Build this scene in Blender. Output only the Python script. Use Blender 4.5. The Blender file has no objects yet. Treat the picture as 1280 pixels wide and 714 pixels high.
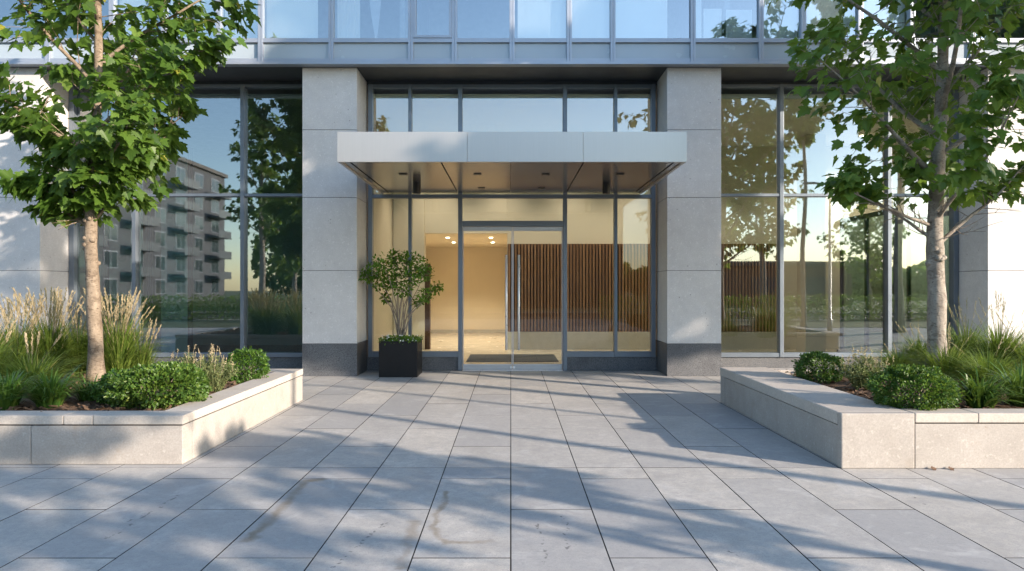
import bpy, bmesh, math, random
from mathutils import Vector, Matrix, noise as mnoise

R = math.radians
PI = math.pi
C = bpy.context.scene.collection
rnd = random.Random(7)

# ------------------------------------------------------------------ geometry of the view
F = 853.33          # focal length in photo pixels (1280 wide)
VX, VY, EYE = 638.5, 360.0, 1.63

def pt(px, py, D):
    return Vector(((px - VX) * D / F, D, EYE - (py - VY) * D / F))
def X_(px, D): return (px - VX) * D / F
def Z_(py, D): return EYE - (py - VY) * D / F

SUN_H = Vector((0.847, -0.532, 0))       # horizontal direction towards the sun
SUN_EL = 17.3
PERP = Vector((0.532, 0.847, 0))
def US(u, s):                            # along the sun / across the sun
    v = SUN_H * u + PERP * s
    return v.x, v.y

# ------------------------------------------------------------------ object helpers
def tag(o, label=None, cat=None, group=None, kind=None):
    if label: o['label'] = label
    if cat: o['category'] = cat
    if group: o['group'] = group
    if kind: o['kind'] = kind
    return o

def empty(name, loc=(0, 0, 0), rz=0.0, label=None, cat=None, group=None, scale=1.0):
    o = bpy.data.objects.new(name, None)
    C.objects.link(o)
    o.location = loc
    o.rotation_euler = (0, 0, rz)
    o.scale = (scale,) * 3
    return tag(o, label, cat, group)

def copy_tree(o, parent=None):
    c = o.copy(); C.objects.link(c)
    if parent: c.parent = parent
    for ch in list(o.children): copy_tree(ch, c)
    return c

class MB:
    """collects shapes and links them as ONE mesh object"""
    def __init__(s):
        s.v, s.f, s.mi, s.t = [], [], [], []
    def add(s, verts, faces, mi=0, tint=None):
        b = len(s.v)
        s.v += [tuple(v) for v in verts]
        s.f += [tuple(i + b for i in f) for f in faces]
        s.mi += [mi] * len(faces)
        tt = 0.5 if tint is None else tint
        s.t += [tt] * len(verts)
    def box(s, x0, x1, y0, y1, z0, z1, mi=0, tint=None, b=0.0):
        if x0 > x1: x0, x1 = x1, x0
        if y0 > y1: y0, y1 = y1, y0
        if z0 > z1: z0, z1 = z1, z0
        if b <= 0:
            v = [(x, y, z) for z in (z0, z1) for y in (y0, y1) for x in (x0, x1)]
            f = [(0, 2, 3, 1), (4, 5, 7, 6), (0, 1, 5, 4), (2, 6, 7, 3), (0, 4, 6, 2), (1, 3, 7, 5)]
            s.add(v, f, mi, tint)
        else:                                            # all edges chamfered
            bm = bmesh.new()
            m = Matrix.Translation(((x0+x1)/2, (y0+y1)/2, (z0+z1)/2)) @ Matrix.Diagonal((x1-x0, y1-y0, z1-z0, 1))
            bmesh.ops.create_cube(bm, size=1, matrix=m)
            bmesh.ops.bevel(bm, geom=list(bm.edges), offset=b, segments=2, affect='EDGES', profile=0.6)
            bm.verts.ensure_lookup_table()
            s.add([v.co[:] for v in bm.verts], [tuple(v.index for v in f.verts) for f in bm.faces], mi, tint)
            bm.free()
    def tube(s, pts, radii, seg=8, mi=0, tint=None, caps=True, wob=0.0):
        pts = [Vector(p) for p in pts]
        n = len(pts); V = []; Fc = []
        up = Vector((0.13, 0.21, 1)).normalized()
        ref = None
        for i, p in enumerate(pts):
            d = (pts[min(i+1, n-1)] - pts[max(i-1, 0)])
            if d.length < 1e-9: d = Vector((0, 0, 1))
            d.normalize()
            if ref is None:
                a = d.cross(Vector((1, 0.1, 0)) if abs(d.z) > 0.8 else up).normalized()
            else:
                a = (ref - d * ref.dot(d)).normalized()
            ref = a
            c = d.cross(a)
            r = radii[i] if hasattr(radii, '__len__') else radii
            for k in range(seg):
                an = 2 * PI * k / seg
                q = r
                if wob:
                    q = r * (1 + wob * mnoise.noise(Vector((math.cos(an) * 1.3 + p.x, math.sin(an) * 1.3 + p.y, p.z * 2.3))))
                V.append(p + (a * math.cos(an) + c * math.sin(an)) * q)
        for i in range(n - 1):
            for k in range(seg):
                k2 = (k + 1) % seg
                Fc.append((i*seg+k, i*seg+k2, (i+1)*seg+k2, (i+1)*seg+k))
        if caps:
            Fc.append(tuple(range(seg))[::-1])
            Fc.append(tuple((n-1)*seg + k for k in range(seg)))
        s.add(V, Fc, mi, tint)
    def cyl(s, p0, p1, r, seg=16, mi=0): s.tube([p0, p1], [r, r], seg, mi)
    def build(s, name, mats, parent=None, smooth=False, loc=None):
        me = bpy.data.meshes.new(name)
        me.from_pydata(s.v, [], s.f)
        if not isinstance(mats, (list, tuple)): mats = [mats]
        for m in mats: me.materials.append(m)
        if len(mats) > 1: me.polygons.foreach_set('material_index', s.mi)
        at = me.attributes.new('tint', 'FLOAT', 'POINT')
        at.data.foreach_set('value', s.t)
        if smooth: me.polygons.foreach_set('use_smooth', [True] * len(me.polygons))
        me.update()
        o = bpy.data.objects.new(name, me)
        C.objects.link(o)
        if parent: o.parent = parent
        if loc: o.location = loc
        return o

# ------------------------------------------------------------------ materials
class NT:
    def __init__(s, name):
        s.m = bpy.data.materials.new(name); s.m.use_nodes = True
        s.t = s.m.node_tree; s.t.nodes.clear()
        s.out = s.n('ShaderNodeOutputMaterial')
    def n(s, typ, **kw):
        nd = s.t.nodes.new(typ)
        for k, v in kw.items(): setattr(nd, k, v)
        return nd
    def l(s, a, b): s.t.links.new(a, b)
    def setin(s, nd, key, v):
        if hasattr(v, 'is_output'): s.l(v, nd.inputs[key])
        else: nd.inputs[key].default_value = v
    def math(s, op, a, b=None, c=None, clamp=False):
        nd = s.n('ShaderNodeMath', operation=op); nd.use_clamp = clamp
        s.setin(nd, 0, a)
        if b is not None: s.setin(nd, 1, b)
        if c is not None: s.setin(nd, 2, c)
        return nd.outputs[0]
    def mix(s, fac, a, b, blend='MIX'):
        nd = s.n('ShaderNodeMix', data_type='RGBA', blend_type=blend)
        s.setin(nd, 0, fac)
        s.setin(nd, 6, a if hasattr(a, 'is_output') else (*a, 1))
        s.setin(nd, 7, b if hasattr(b, 'is_output') else (*b, 1))
        return nd.outputs[2]
    def coord(s, scale=(1, 1, 1)):
        tc = s.n('ShaderNodeTexCoord')
        mp = s.n('ShaderNodeMapping')
        mp.inputs['Scale'].default_value = scale
        s.l(tc.outputs['Object'], mp.inputs['Vector'])
        return mp.outputs[0]
    def noise(s, vec, scale, detail=4, rough=0.55, dist=0.0):
        nd = s.n('ShaderNodeTexNoise')
        s.l(vec, nd.inputs['Vector'])
        nd.inputs['Scale'].default_value = scale
        nd.inputs['Detail'].default_value = detail
        nd.inputs['Roughness'].default_value = rough
        nd.inputs['Distortion'].default_value = dist
        return nd.outputs['Fac']
    def rng(s, v, a, b, c=0.0, d=1.0):
        nd = s.n('ShaderNodeMapRange'); nd.clamp = True
        s.setin(nd, 0, v)
        for i, x in enumerate((a, b, c, d)): nd.inputs[i+1].default_value = x
        return nd.outputs[0]
    def attr(s, name='tint'):
        nd = s.n('ShaderNodeAttribute', attribute_name=name)
        return nd.outputs['Fac']
    def bsdf(s, col, rough=0.6, metal=0.0, spec=0.5, bump=None, bstr=0.3, bdist=0.01):
        b = s.n('ShaderNodeBsdfPrincipled')
        s.setin(b, 'Base Color', col if hasattr(col, 'is_output') else (*col, 1))
        s.setin(b, 'Roughness', rough); s.setin(b, 'Metallic', metal)
        s.setin(b, 'Specular IOR Level', spec)
        if bump is not None:
            bp = s.n('ShaderNodeBump')
            bp.inputs['Strength'].default_value = bstr
            bp.inputs['Distance'].default_value = bdist
            s.l(bump, bp.inputs['Height']); s.l(bp.outputs[0], b.inputs['Normal'])
        return b.outputs[0]
    def done(s, sh): s.l(sh, s.out.inputs['Surface']); return s.m

def simple(name, col, rough=0.6, metal=0.0, spec=0.5, var=0.12, nscale=6.0, bstr=0.05):
    t = NT(name); v = t.coord()
    n1 = t.noise(v, nscale, 4)
    dark = tuple(c * (1 - var) for c in col); lite = tuple(min(1, c * (1 + var)) for c in col)
    c = t.mix(t.rng(n1, 0.3, 0.7), dark, lite)
    r = t.rng(t.noise(v, nscale * 2.3, 3), 0.3, 0.7, max(0.02, rough - 0.06), min(1, rough + 0.06))
    return t.done(t.bsdf(c, r, metal, spec, bump=t.noise(v, nscale * 20, 3), bstr=bstr, bdist=0.004))

def stone(name, c0, c1, pit=(0.2, 0.19, 0.18), pitsize=0.16, pitscale=14, rough=0.75, grain=60, stain=None):
    t = NT(name); v = t.coord()
    big = t.noise(v, 0.9, 5, 0.6, 0.3); mid = t.noise(v, 5.5, 5, 0.65)
    fine = t.noise(v, grain, 3, 0.7)
    c = t.mix(t.rng(t.math('ADD', t.math('MULTIPLY', big, 0.5), t.math('MULTIPLY', mid, 0.5)), 0.36, 0.64), c0, c1)
    c = t.mix(t.rng(fine, 0.36, 0.66, 0.0, 0.42), c, tuple(x * 0.66 for x in c0))
    c = t.mix(t.rng(t.noise(v, 26, 3, 0.6), 0.60, 0.70, 0, 0.4), c, tuple(min(1, x * 1.25) for x in c1))
    vo = t.n('ShaderNodeTexVoronoi'); t.l(v, vo.inputs['Vector']); vo.inputs['Scale'].default_value = pitscale
    vo.inputs['Randomness'].default_value = 1.0
    d = t.math('ADD', vo.outputs['Distance'], t.math('MULTIPLY', t.noise(v, 40, 3), 0.14))
    hole = t.rng(d, pitsize * 0.9, pitsize * 1.25, 1.0, 0.0)
    sparse = t.rng(t.noise(v, 3.1, 3), 0.47, 0.60)
    hole = t.math('MULTIPLY', hole, sparse)
    c = t.mix(hole, c, pit)
    if stain:
        sm = t.rng(t.noise(v, 2.6, 6, 0.7, 0.6), 0.56, 0.72, 0, 0.55)
        c = t.mix(sm, c, stain)
        sp = t.rng(t.noise(v, 22, 3, 0.6), 0.66, 0.74, 0, 0.5)
        c = t.mix(t.math('MULTIPLY', sp, t.rng(big, 0.45, 0.6)), c, tuple(x * 0.45 for x in stain))
    h = t.math('SUBTRACT', t.math('MULTIPLY', fine, 0.25), hole)
    return t.done(t.bsdf(c, rough, 0, 0.35, bump=h, bstr=0.35, bdist=0.006))

M = {}
M['limestone'] = stone('limestone cladding', (0.495, 0.49, 0.485), (0.60, 0.595, 0.585), pit=(0.24, 0.23, 0.23), pitsize=0.15, pitscale=9)
M['travertine'] = stone('cream stone', (0.305, 0.282, 0.255), (0.39, 0.366, 0.336), pit=(0.26, 0.21, 0.17), pitsize=0.13, pitscale=15, stain=(0.27, 0.22, 0.17))
M['travertine_clean_sunlit'] = stone('cream coping stone', (0.395, 0.36, 0.32), (0.47, 0.435, 0.39), pit=(0.3, 0.25, 0.2), pitsize=0.1, pitscale=15)  # unstained, and paler so that coping and bench tops look sunlit
M['joint'] = simple('dark joint', (0.03, 0.029, 0.028), 0.95)

def granite():
    t = NT('dark granite'); v = t.coord()
    f = t.noise(v, 85, 3, 0.75); g = t.noise(v, 34, 3, 0.6)
    c = t.mix(t.rng(f, 0.38, 0.62), (0.045, 0.048, 0.055), (0.16, 0.165, 0.17))
    c = t.mix(t.rng(g, 0.58, 0.7, 0, 0.7), c, (0.028, 0.03, 0.035))
    c = t.mix(t.rng(t.noise(v, 2.2, 4), 0.5, 0.7, 0, 0.45), c, (0.05, 0.05, 0.055))
    return t.done(t.bsdf(c, 0.62, 0, 0.4, bump=f, bstr=0.1, bdist=0.003))
M['granite'] = granite()

M['frame'] = simple('anodised aluminium frame', (0.16, 0.19, 0.225), 0.42, 0.5, var=0.06, nscale=1.5, bstr=0.01)
M['frame_light'] = simple('pale aluminium frame', (0.30, 0.335, 0.39), 0.40, 0.45, var=0.05, nscale=1.5, bstr=0.01)
M['frame_dark'] = simple('dark gasket metal', (0.05, 0.06, 0.07), 0.45, 0.4)
M['spandrel'] = simple('pale spandrel glass', (0.30, 0.355, 0.40), 0.22, 0.0, spec=0.8, var=0.04, nscale=0.8, bstr=0.0)
M['soffit_dark'] = simple('dark soffit panel', (0.055, 0.06, 0.065), 0.45, 0.3, var=0.1, nscale=0.8)
M['black'] = simple('black metal', (0.012, 0.012, 0.013), 0.4, 0.2)
M['pot'] = simple('black planter paint', (0.006, 0.006, 0.0065), 0.5, 0.0, spec=0.3, var=0.15, nscale=3)
M['steel'] = simple('brushed steel bar', (0.80, 0.80, 0.80), 0.32, 0.3, var=0.05)
M['rail'] = simple('satin door rail', (0.50, 0.51, 0.52), 0.35, 0.5, var=0.04)
M['mat'] = simple('dark rubber mat', (0.02, 0.021, 0.02), 0.95, var=0.3, nscale=40, bstr=0.4)
M['asphalt'] = simple('asphalt', (0.05, 0.05, 0.052), 0.97, spec=0.1, var=0.2, nscale=20, bstr=0.4)
M['kerb'] = simple('kerb concrete', (0.12, 0.118, 0.115), 0.85)
M['lawn'] = simple('grass ground', (0.055, 0.075, 0.025), 0.95, var=0.35, nscale=2.0, bstr=0.5)
M['line'] = simple('road paint', (0.7, 0.7, 0.68), 0.7)

def fascia():
    t = NT('brushed aluminium fascia')
    v1 = t.coord((26, 26, 0.5)); v2 = t.coord((1, 1, 1))
    st = t.noise(v1, 3.0, 4, 0.6)
    c = t.mix(t.rng(st, 0.3, 0.7), (0.41, 0.39, 0.365), (0.43, 0.41, 0.385))
    sp = t.rng(t.noise(t.coord((1, 1, 1)), 24, 3, 0.7), 0.70, 0.80, 0, 0.06)
    c = t.mix(sp, c, (0.38, 0.38, 0.39))
    r = t.math('ADD', t.rng(st, 0.3, 0.7, 0.22, 0.25), 0.06)
    return t.done(t.bsdf(c, 0.30, 0.65, 0.5))
M['fascia'] = fascia()

def soffit():
    t = NT('bronze metal soffit')
    st = t.noise(t.coord((30, 0.4, 1)), 3.0, 3, 0.6)
    c = t.mix(t.rng(st, 0.3, 0.7), (0.27, 0.25, 0.23), (0.29, 0.268, 0.246))
    return t.done(t.bsdf(c, 0.22, 0.75, 0.5))
M['soffit'] = soffit()

def glass(name, refl, tint, rcol=(0.92, 0.97, 1.0)):
    t = NT(name)
    lw = t.n('ShaderNodeLayerWeight'); lw.inputs['Blend'].default_value = 0.28
    fac = t.math('ADD', refl, t.math('MULTIPLY', lw.outputs['Fresnel'], 0.55), clamp=True)
    tr = t.n('ShaderNodeBsdfTransparent'); tr.inputs['Color'].default_value = (*tint, 1)
    gl = t.n('ShaderNodeBsdfGlossy'); gl.inputs['Roughness'].default_value = 0.015
    gl.inputs['Color'].default_value = (*rcol, 1)
    # slight waviness of the panes
    v = t.coord()
    bp = t.n('ShaderNodeBump'); bp.inputs['Strength'].default_value = 0.04; bp.inputs['Distance'].default_value = 0.01
    t.l(t.noise(v, 0.9, 1), bp.inputs['Height']); t.l(bp.outputs[0], gl.inputs['Normal'])
    mx = t.n('ShaderNodeMixShader')
    t.l(fac, mx.inputs[0]); t.l(tr.outputs[0], mx.inputs[1]); t.l(gl.outputs[0], mx.inputs[2])
    return t.done(mx.outputs[0])
def clear(name, tint):
    t = NT(name)
    tr = t.n('ShaderNodeBsdfTransparent'); tr.inputs['Color'].default_value = (*tint, 1)
    return t.done(tr.outputs[0])
M['glass'] = glass('storefront glass', 0.25, (0.80, 0.88, 0.84))
M['glass_door'] = glass('door glass', 0.06, (0.90, 0.93, 0.90))
M['glass_up'] = glass('upper window glass', 0.34, (0.95, 0.98, 0.99), (0.9, 0.96, 1.0))
M['glass_edge'] = clear('glass body', (0.95, 0.985, 0.97))
M['glass_in'] = glass('inner partition glass', 0.08, (0.72, 0.84, 0.80))

M['wall_cream'] = simple('cream lobby wall', (0.66, 0.585, 0.46), 0.7, var=0.03, nscale=1.2)
M['wall_warm'] = simple('warm plaster corridor', (0.70, 0.60, 0.45), 0.7, var=0.03, nscale=1.2)
M['ceil'] = simple('white ceiling', (0.72, 0.68, 0.60), 0.8, var=0.02)
M['floor_in'] = simple('polished limestone floor', (0.46, 0.40, 0.31), 0.22, var=0.10, nscale=1.5, bstr=0.0)
M['lobby_bench'] = simple('pale stone ledge', (0.46, 0.42, 0.34), 0.5, var=0.06)
M['teal_wall'] = simple('grey green wall', (0.20, 0.28, 0.28), 0.6, var=0.1, nscale=0.7)
M['teal_panel'] = simple('teal glazed panel', (0.24, 0.40, 0.40), 0.3, spec=0.7, var=0.1, nscale=0.6)
M['dark_floor'] = simple('dark stone floor', (0.09, 0.095, 0.09), 0.3, var=0.15)
M['blind'] = simple('white roller blind', (0.80, 0.81, 0.80), 0.8, var=0.02, nscale=1)
M['curtain'] = simple('grey blue curtain', (0.42, 0.47, 0.55), 0.85, var=0.06)
M['room'] = simple('upper room paint', (0.30, 0.33, 0.37), 0.8)

def woodm():
    t = NT('walnut slat'); v = t.coord((14, 14, 1.2))
    n1 = t.noise(v, 2.0, 5, 0.6, 0.8)
    c = t.mix(t.rng(n1, 0.3, 0.7), (0.20, 0.10, 0.046), (0.36, 0.20, 0.098))
    c = t.mix(t.rng(t.attr(), 0, 1, 0, 0.5), c, (0.09, 0.04, 0.02))
    return t.done(t.bsdf(c, 0.42, 0, 0.4, bump=n1, bstr=0.1, bdist=0.003))
M['wood'] = woodm()
M['wood_back'] = simple('dark slat backing', (0.075, 0.038, 0.02), 0.8)

def emit(name, col, st):
    t = NT(name); e = t.n('ShaderNodeEmission'); e.inputs[0].default_value = (*col, 1); e.inputs[1].default_value = st
    return t.done(e.outputs[0])
M['lamp'] = emit('lit downlight lens', (1, 0.86, 0.66), 9.0)

def leafm(name, dark, mid, lite, yellow, rough=0.45, trans=0.45, spec=0.4):
    t = NT(name)
    a = t.attr()
    rp = t.n('ShaderNodeValToRGB'); t.l(a, rp.inputs[0])
    e = rp.color_ramp.elements
    e[0].position = 0.0; e[0].color = (*dark, 1)
    e[1].position = 1.0; e[1].color = (*yellow, 1)
    for p_, c_ in ((0.5, mid), (0.9, lite)):
        x = e.new(p_); x.color = (*c_, 1)
    v = t.coord()
    c = t.mix(t.rng(t.noise(v, 30, 3), 0.3, 0.7, 0, 0.3), rp.outputs[0], dark)
    b = t.bsdf(c, rough, 0, spec)
    tr = t.n('ShaderNodeBsdfTranslucent')
    tc = t.mix(0.5, c, (0.24, 0.36, 0.05), 'MIX')
    t.l(tc, tr.inputs['Color'])
    mx = t.n('ShaderNodeMixShader'); mx.inputs[0].default_value = trans
    t.l(b, mx.inputs[1]); t.l(tr.outputs[0], mx.inputs[2])
    return t.done(mx.outputs[0])
M['maple'] = leafm('maple leaf', (0.040, 0.088, 0.014), (0.078, 0.152, 0.022), (0.13, 0.215, 0.032), (0.32, 0.31, 0.05))
M['maple_dark'] = leafm('dark maple leaf', (0.046, 0.105, 0.018), (0.095, 0.185, 0.026), (0.15, 0.24, 0.038), (0.26, 0.27, 0.05), trans=0.45)
M['boxleaf'] = leafm('boxwood leaf', (0.028, 0.075, 0.010), (0.055, 0.125, 0.015), (0.10, 0.185, 0.022), (0.16, 0.24, 0.03), trans=0.25)
M['yewleaf'] = leafm('spreading shrub leaf', (0.030, 0.072, 0.012), (0.070, 0.135, 0.020), (0.14, 0.20, 0.03), (0.22, 0.26, 0.04), trans=0.25)
M['potleaf'] = leafm('camellia leaf', (0.045, 0.11, 0.012), (0.10, 0.21, 0.022), (0.18, 0.29, 0.03), (0.22, 0.2, 0.04), rough=0.5, trans=0.25, spec=0.25)
M['sage'] = leafm('sage leaf', (0.085, 0.115, 0.045), (0.14, 0.17, 0.065), (0.21, 0.23, 0.09), (0.30, 0.27, 0.12), rough=0.7, trans=0.3)
M['blade'] = leafm('grass blade', (0.06, 0.105, 0.018), (0.12, 0.185, 0.03), (0.20, 0.25, 0.05), (0.36, 0.32, 0.11), rough=0.5, trans=0.4)
M['strap'] = leafm('strap leaf', (0.03, 0.08, 0.014), (0.06, 0.13, 0.022), (0.115, 0.19, 0.035), (0.18, 0.24, 0.06), rough=0.35, trans=0.3)
M['plume'] = leafm('dry grass plume', (0.36, 0.28, 0.17), (0.48, 0.39, 0.26), (0.58, 0.49, 0.35), (0.66, 0.58, 0.44), rough=0.8, trans=0.45)
M['petal'] = simple('white petal', (0.8, 0.8, 0.76), 0.6)

def bark(name, c0, c1, patch, lent):
    t = NT(name); v = t.coord((1, 1, 0.55))
    n1 = t.noise(v, 9, 5, 0.6); n2 = t.noise(t.coord((1, 1, 1.6)), 7, 4, 0.6, 0.5); n3 = t.noise(t.coord((1, 1, 3.0)), 26, 3)
    c = t.mix(t.rng(n1, 0.35, 0.65), c0, c1)
    c = t.mix(t.rng(n2, 0.52, 0.60, 0, 0.8), c, patch)
    c = t.mix(t.rng(n3, 0.59, 0.66, 0, 0.8), c, lent)
    return t.done(t.bsdf(c, 0.8, 0, 0.25, bump=t.math('ADD', n1, t.math('MULTIPLY', n3, 0.5)), bstr=0.8, bdist=0.02))
M['bark_tan'] = bark('tan bark', (0.16, 0.125, 0.09), (0.26, 0.21, 0.155), (0.115, 0.085, 0.06), (0.06, 0.042, 0.03))
M['bark_grey'] = bark('grey bark', (0.20, 0.175, 0.145), (0.31, 0.28, 0.24), (0.16, 0.135, 0.11), (0.07, 0.055, 0.045))
M['stem'] = simple('woody stem', (0.22, 0.18, 0.14), 0.8, var=0.2, nscale=20)

def mulchm():
    t = NT('bark mulch'); v = t.coord()
    n1 = t.noise(v, 35, 4, 0.7)
    c = t.mix(t.rng(n1, 0.35, 0.65), (0.045, 0.028, 0.018), (0.15, 0.095, 0.06))
    c = t.mix(t.rng(t.attr(), 0, 1, 0, 0.6), c, (0.20, 0.13, 0.085))
    return t.done(t.bsdf(c, 0.9, 0, 0.2, bump=n1, bstr=0.8, bdist=0.02))
M['mulch'] = mulchm()

# ---- paving slabs with the stains the photograph shows
def segdist(t, P, a, b):
    """distance in the ground plane from P (separated x, y) to segment a-b"""
    px, py = P
    ax, ay = a; bx, by = b
    dx, dy = bx - ax, by - ay
    L2 = dx * dx + dy * dy
    qx = t.math('SUBTRACT', px, ax); qy = t.math('SUBTRACT', py, ay)
    h = t.math('DIVIDE', t.math('ADD', t.math('MULTIPLY', qx, dx), t.math('MULTIPLY', qy, dy)), L2, clamp=True)
    ex = t.math('SUBTRACT', qx, t.math('MULTIPLY', h, dx)); ey = t.math('SUBTRACT', qy, t.math('MULTIPLY', h, dy))
    return t.math('SQRT', t.math('ADD', t.math('MULTIPLY', ex, ex), t.math('MULTIPLY', ey, ey)))
def gp(px, py):
    D = EYE * F / (py - VY)
    return (X_(px, D), D)
def pavers():
    t = NT('bluestone paving slabs'); v = t.coord()
    big = t.noise(v, 0.8, 5, 0.6, 0.4); mid = t.noise(v, 4.5, 6, 0.7, 0.3); fine = t.noise(v, 120, 3, 0.8)
    c = t.mix(t.rng(t.math('ADD', t.math('MULTIPLY', big, 0.45), t.math('MULTIPLY', mid, 0.55)), 0.34, 0.66), (0.385, 0.358, 0.315), (0.64, 0.60, 0.53))
    c = t.mix(t.rng(fine, 0.35, 0.65, 0.0, 0.5), c, (0.18, 0.18, 0.18))
    tone = t.attr()
    c = t.mix(t.rng(tone, 0, 1, 0, 0.8), c, (0.27, 0.275, 0.28))
    c = t.mix(t.rng(t.noise(v, 38, 5, 0.8), 0.52, 0.66, 0, 0.55), c, (0.20, 0.20, 0.20))
    # pale worn patches, dark specks
    c = t.mix(t.rng(t.noise(v, 2.3, 5, 0.7, 0.8), 0.54, 0.66, 0, 0.35), c, (0.55, 0.54, 0.52))
    c = t.mix(t.rng(t.noise(v, 1.7, 6, 0.75, 1.2), 0.54, 0.68, 0, 0.30), c, (0.24, 0.24, 0.245))
    c = t.mix(t.rng(t.noise(v, 17, 4, 0.6), 0.68, 0.76, 0, 0.45), c, (0.12, 0.12, 0.13))
    c = t.mix(t.rng(t.noise(v, 13, 7, 0.75, 0.4), 0.40, 0.60, 0.0, 0.42), c, (0.25, 0.25, 0.25))
    sep = t.n('ShaderNodeSeparateXYZ'); t.l(v, sep.inputs[0])
    w = t.n('ShaderNodeTexNoise'); t.l(v, w.inputs['Vector']); w.inputs['Scale'].default_value = 7; w.inputs['Detail'].default_value = 4
    ws = t.n('ShaderNodeSeparateXYZ'); t.l(w.outputs['Color'], ws.inputs[0])
    P = (t.math('ADD', sep.outputs[0], t.math('MULTIPLY', t.math('SUBTRACT', ws.outputs[0], 0.5), 0.14)),
         t.math('ADD', sep.outputs[1], t.math('MULTIPLY', t.math('SUBTRACT', ws.outputs[1], 0.5), 0.14)))
    def poly(pts):
        d = None
        for a, b in zip(pts[:-1], pts[1:]):
            e = segdist(t, P, gp(*a), gp(*b))
            d = e if d is None else t.math('MINIMUM', d, e)
        return d
    rust = [(poly([(400, 600), (382, 601), (366, 620), (340, 648), (308, 676)]), 0.055, 0.75),
            (poly([(559, 615), (548, 642), (542, 664), (556, 679), (585, 680), (614, 677)]), 0.035, 0.7),
            (poly([(518, 652), (509, 685), (502, 712)]), 0.05, 0.55)]
    brk = t.rng(mid, 0.34, 0.6, 0.3, 0.95)
    for d, wd, st in rust:
        k = t.math('MULTIPLY', t.rng(d, wd * 0.25, wd * 1.1, st, 0.0), brk)
        c = t.mix(k, c, (0.17, 0.125, 0.07))
    drips = [([(484, 653), (455, 676), (430, 697), (416, 710)], 0.014), ([(672, 655), (676, 678), (684, 712)], 0.012),
             ([(700, 642), (711, 662), (709, 690)], 0.012), ([(222, 620), (172, 650), (134, 674)], 0.016), ([(186, 640), (150, 655)], 0.012),
             ([(1142, 622), (1160, 632)], 0.010), ([(912, 690), (926, 694)], 0.012)]
    dash = t.rng(t.noise(v, 19, 2), 0.50, 0.58)
    for pl, wd in drips:
        k = t.math('MULTIPLY', t.rng(poly(pl), wd * 0.3, wd, 0.7, 0.0), dash)
        c = t.mix(k, c, (0.06, 0.06, 0.065))
    rough = t.rng(mid, 0.3, 0.7, 0.55, 0.75)
    h = t.math('ADD', t.math('MULTIPLY', fine, 0.5), mid)
    return t.done(t.bsdf(c, rough, 0, 0.4, bump=h, bstr=0.4, bdist=0.008))
M['paver'] = pavers()

# ------------------------------------------------------------------ setting: ground, paving, street
g = MB(); g.add([(-400, -400, -0.30), (400, -400, -0.30), (400, 400, -0.30), (-400, 400, -0.30)], [(0, 1, 2, 3)])
tag(g.build('ground', M['lawn']), kind='structure')

def paving():
    m = MB()
    W = 0.595; gap = 0.0032
    for ci in range(-27, 28):
        x0, x1 = ci * W, (ci + 1) * W
        A = (ci % 2 == 0)
        ys = [6.19]
        y = 6.19 + (1.71 if A else 0.83)
        while y < 13.6: ys.append(y); y += 1.71
        ys.append(13.62)
        y = 6.19 - (1.17 if A else 0.36)
        while y > -8.2: ys.append(y); y -= 1.71
        ys.append(-8.4); ys.sort()
        ys = [q for i, q in enumerate(ys) if i == 0 or q - ys[i-1] > 0.12]
        for ya, yb in zip(ys[:-1], ys[1:]):
            dz = rnd.uniform(-0.0008, 0.0008)
            t = rnd.random()
            a0, a1, b0, b1 = x0 + gap, x1 - gap, ya + gap, yb - gap
            c = 0.0012
            V = [(a0, b0, -0.02), (a1, b0, -0.02), (a1, b1, -0.02), (a0, b1, -0.02),
                 (a0, b0, -c+dz), (a1, b0, -c+dz), (a1, b1, -c+dz), (a0, b1, -c+dz),
                 (a0+c, b0+c, dz), (a1-c, b0+c, dz), (a1-c, b1-c, dz), (a0+c, b1-c, dz)]
            m.add(V, [(8, 9, 10, 11)], 0, t); Fc = []
            for i in range(4):
                j = (i + 1) % 4
                Fc += [(i, j, 4+j, 4+i), (4+i, 4+j, 8+j, 8+i)]
            m.add(V, Fc, 1, t)
    m.box(-27*W - 0.1, 28*W + 0.1, -8.45, 13.62, -0.28, -0.012, 1)
    tag(m.build('pavement', [M['paver'], M['joint']]), kind='structure')
paving()

for x0, x1 in ((-24, -5.3), (5.3, 24)):
    l_ = MB(); l_.box(x0, x1, -6.9, -0.9, -0.2, 0.012)  # strips added out of view to darken the ground reflected in the glass
    tag(l_.build('lawn', M['lawn']), kind='structure')
r_ = MB(); r_.box(-120, 120, -17.4, -8.7, -0.28, -0.13)
tag(r_.build('road', M['asphalt']), kind='structure')
for y in (-8.58, -17.52):
    k = MB(); k.box(-120, 120, y - 0.1, y + 0.1, -0.29, 0.0, b=0.012)
    tag(k.build('kerb', M['kerb']), kind='structure')
k = MB(); k.box(-120, 120, -20.4, -17.63, -0.29, -0.006)
tag(k.build('far_pavement', M['kerb']), kind='structure')
k = MB()
for i in range(-20, 20): k.box(i * 6, i * 6 + 3, -13.1, -12.98, -0.129, -0.126)
tag(k.build('road_marking', M['line']), kind='structure')

# ------------------------------------------------------------------ the building
B = empty('office_building', (0, 13.5, 0), label='pale stone and glass office building with projecting metal entrance canopy', cat='building')
GY = 0.0            # glazing plane in building coordinates (world y 13.5)
FY = -0.9           # column front plane (world 12.6)
UY = -1.06          # upper curtain wall plane
DG, DF, DU = 13.5, 12.6, 12.44
ZT = 5.70           # soffit underside

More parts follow.
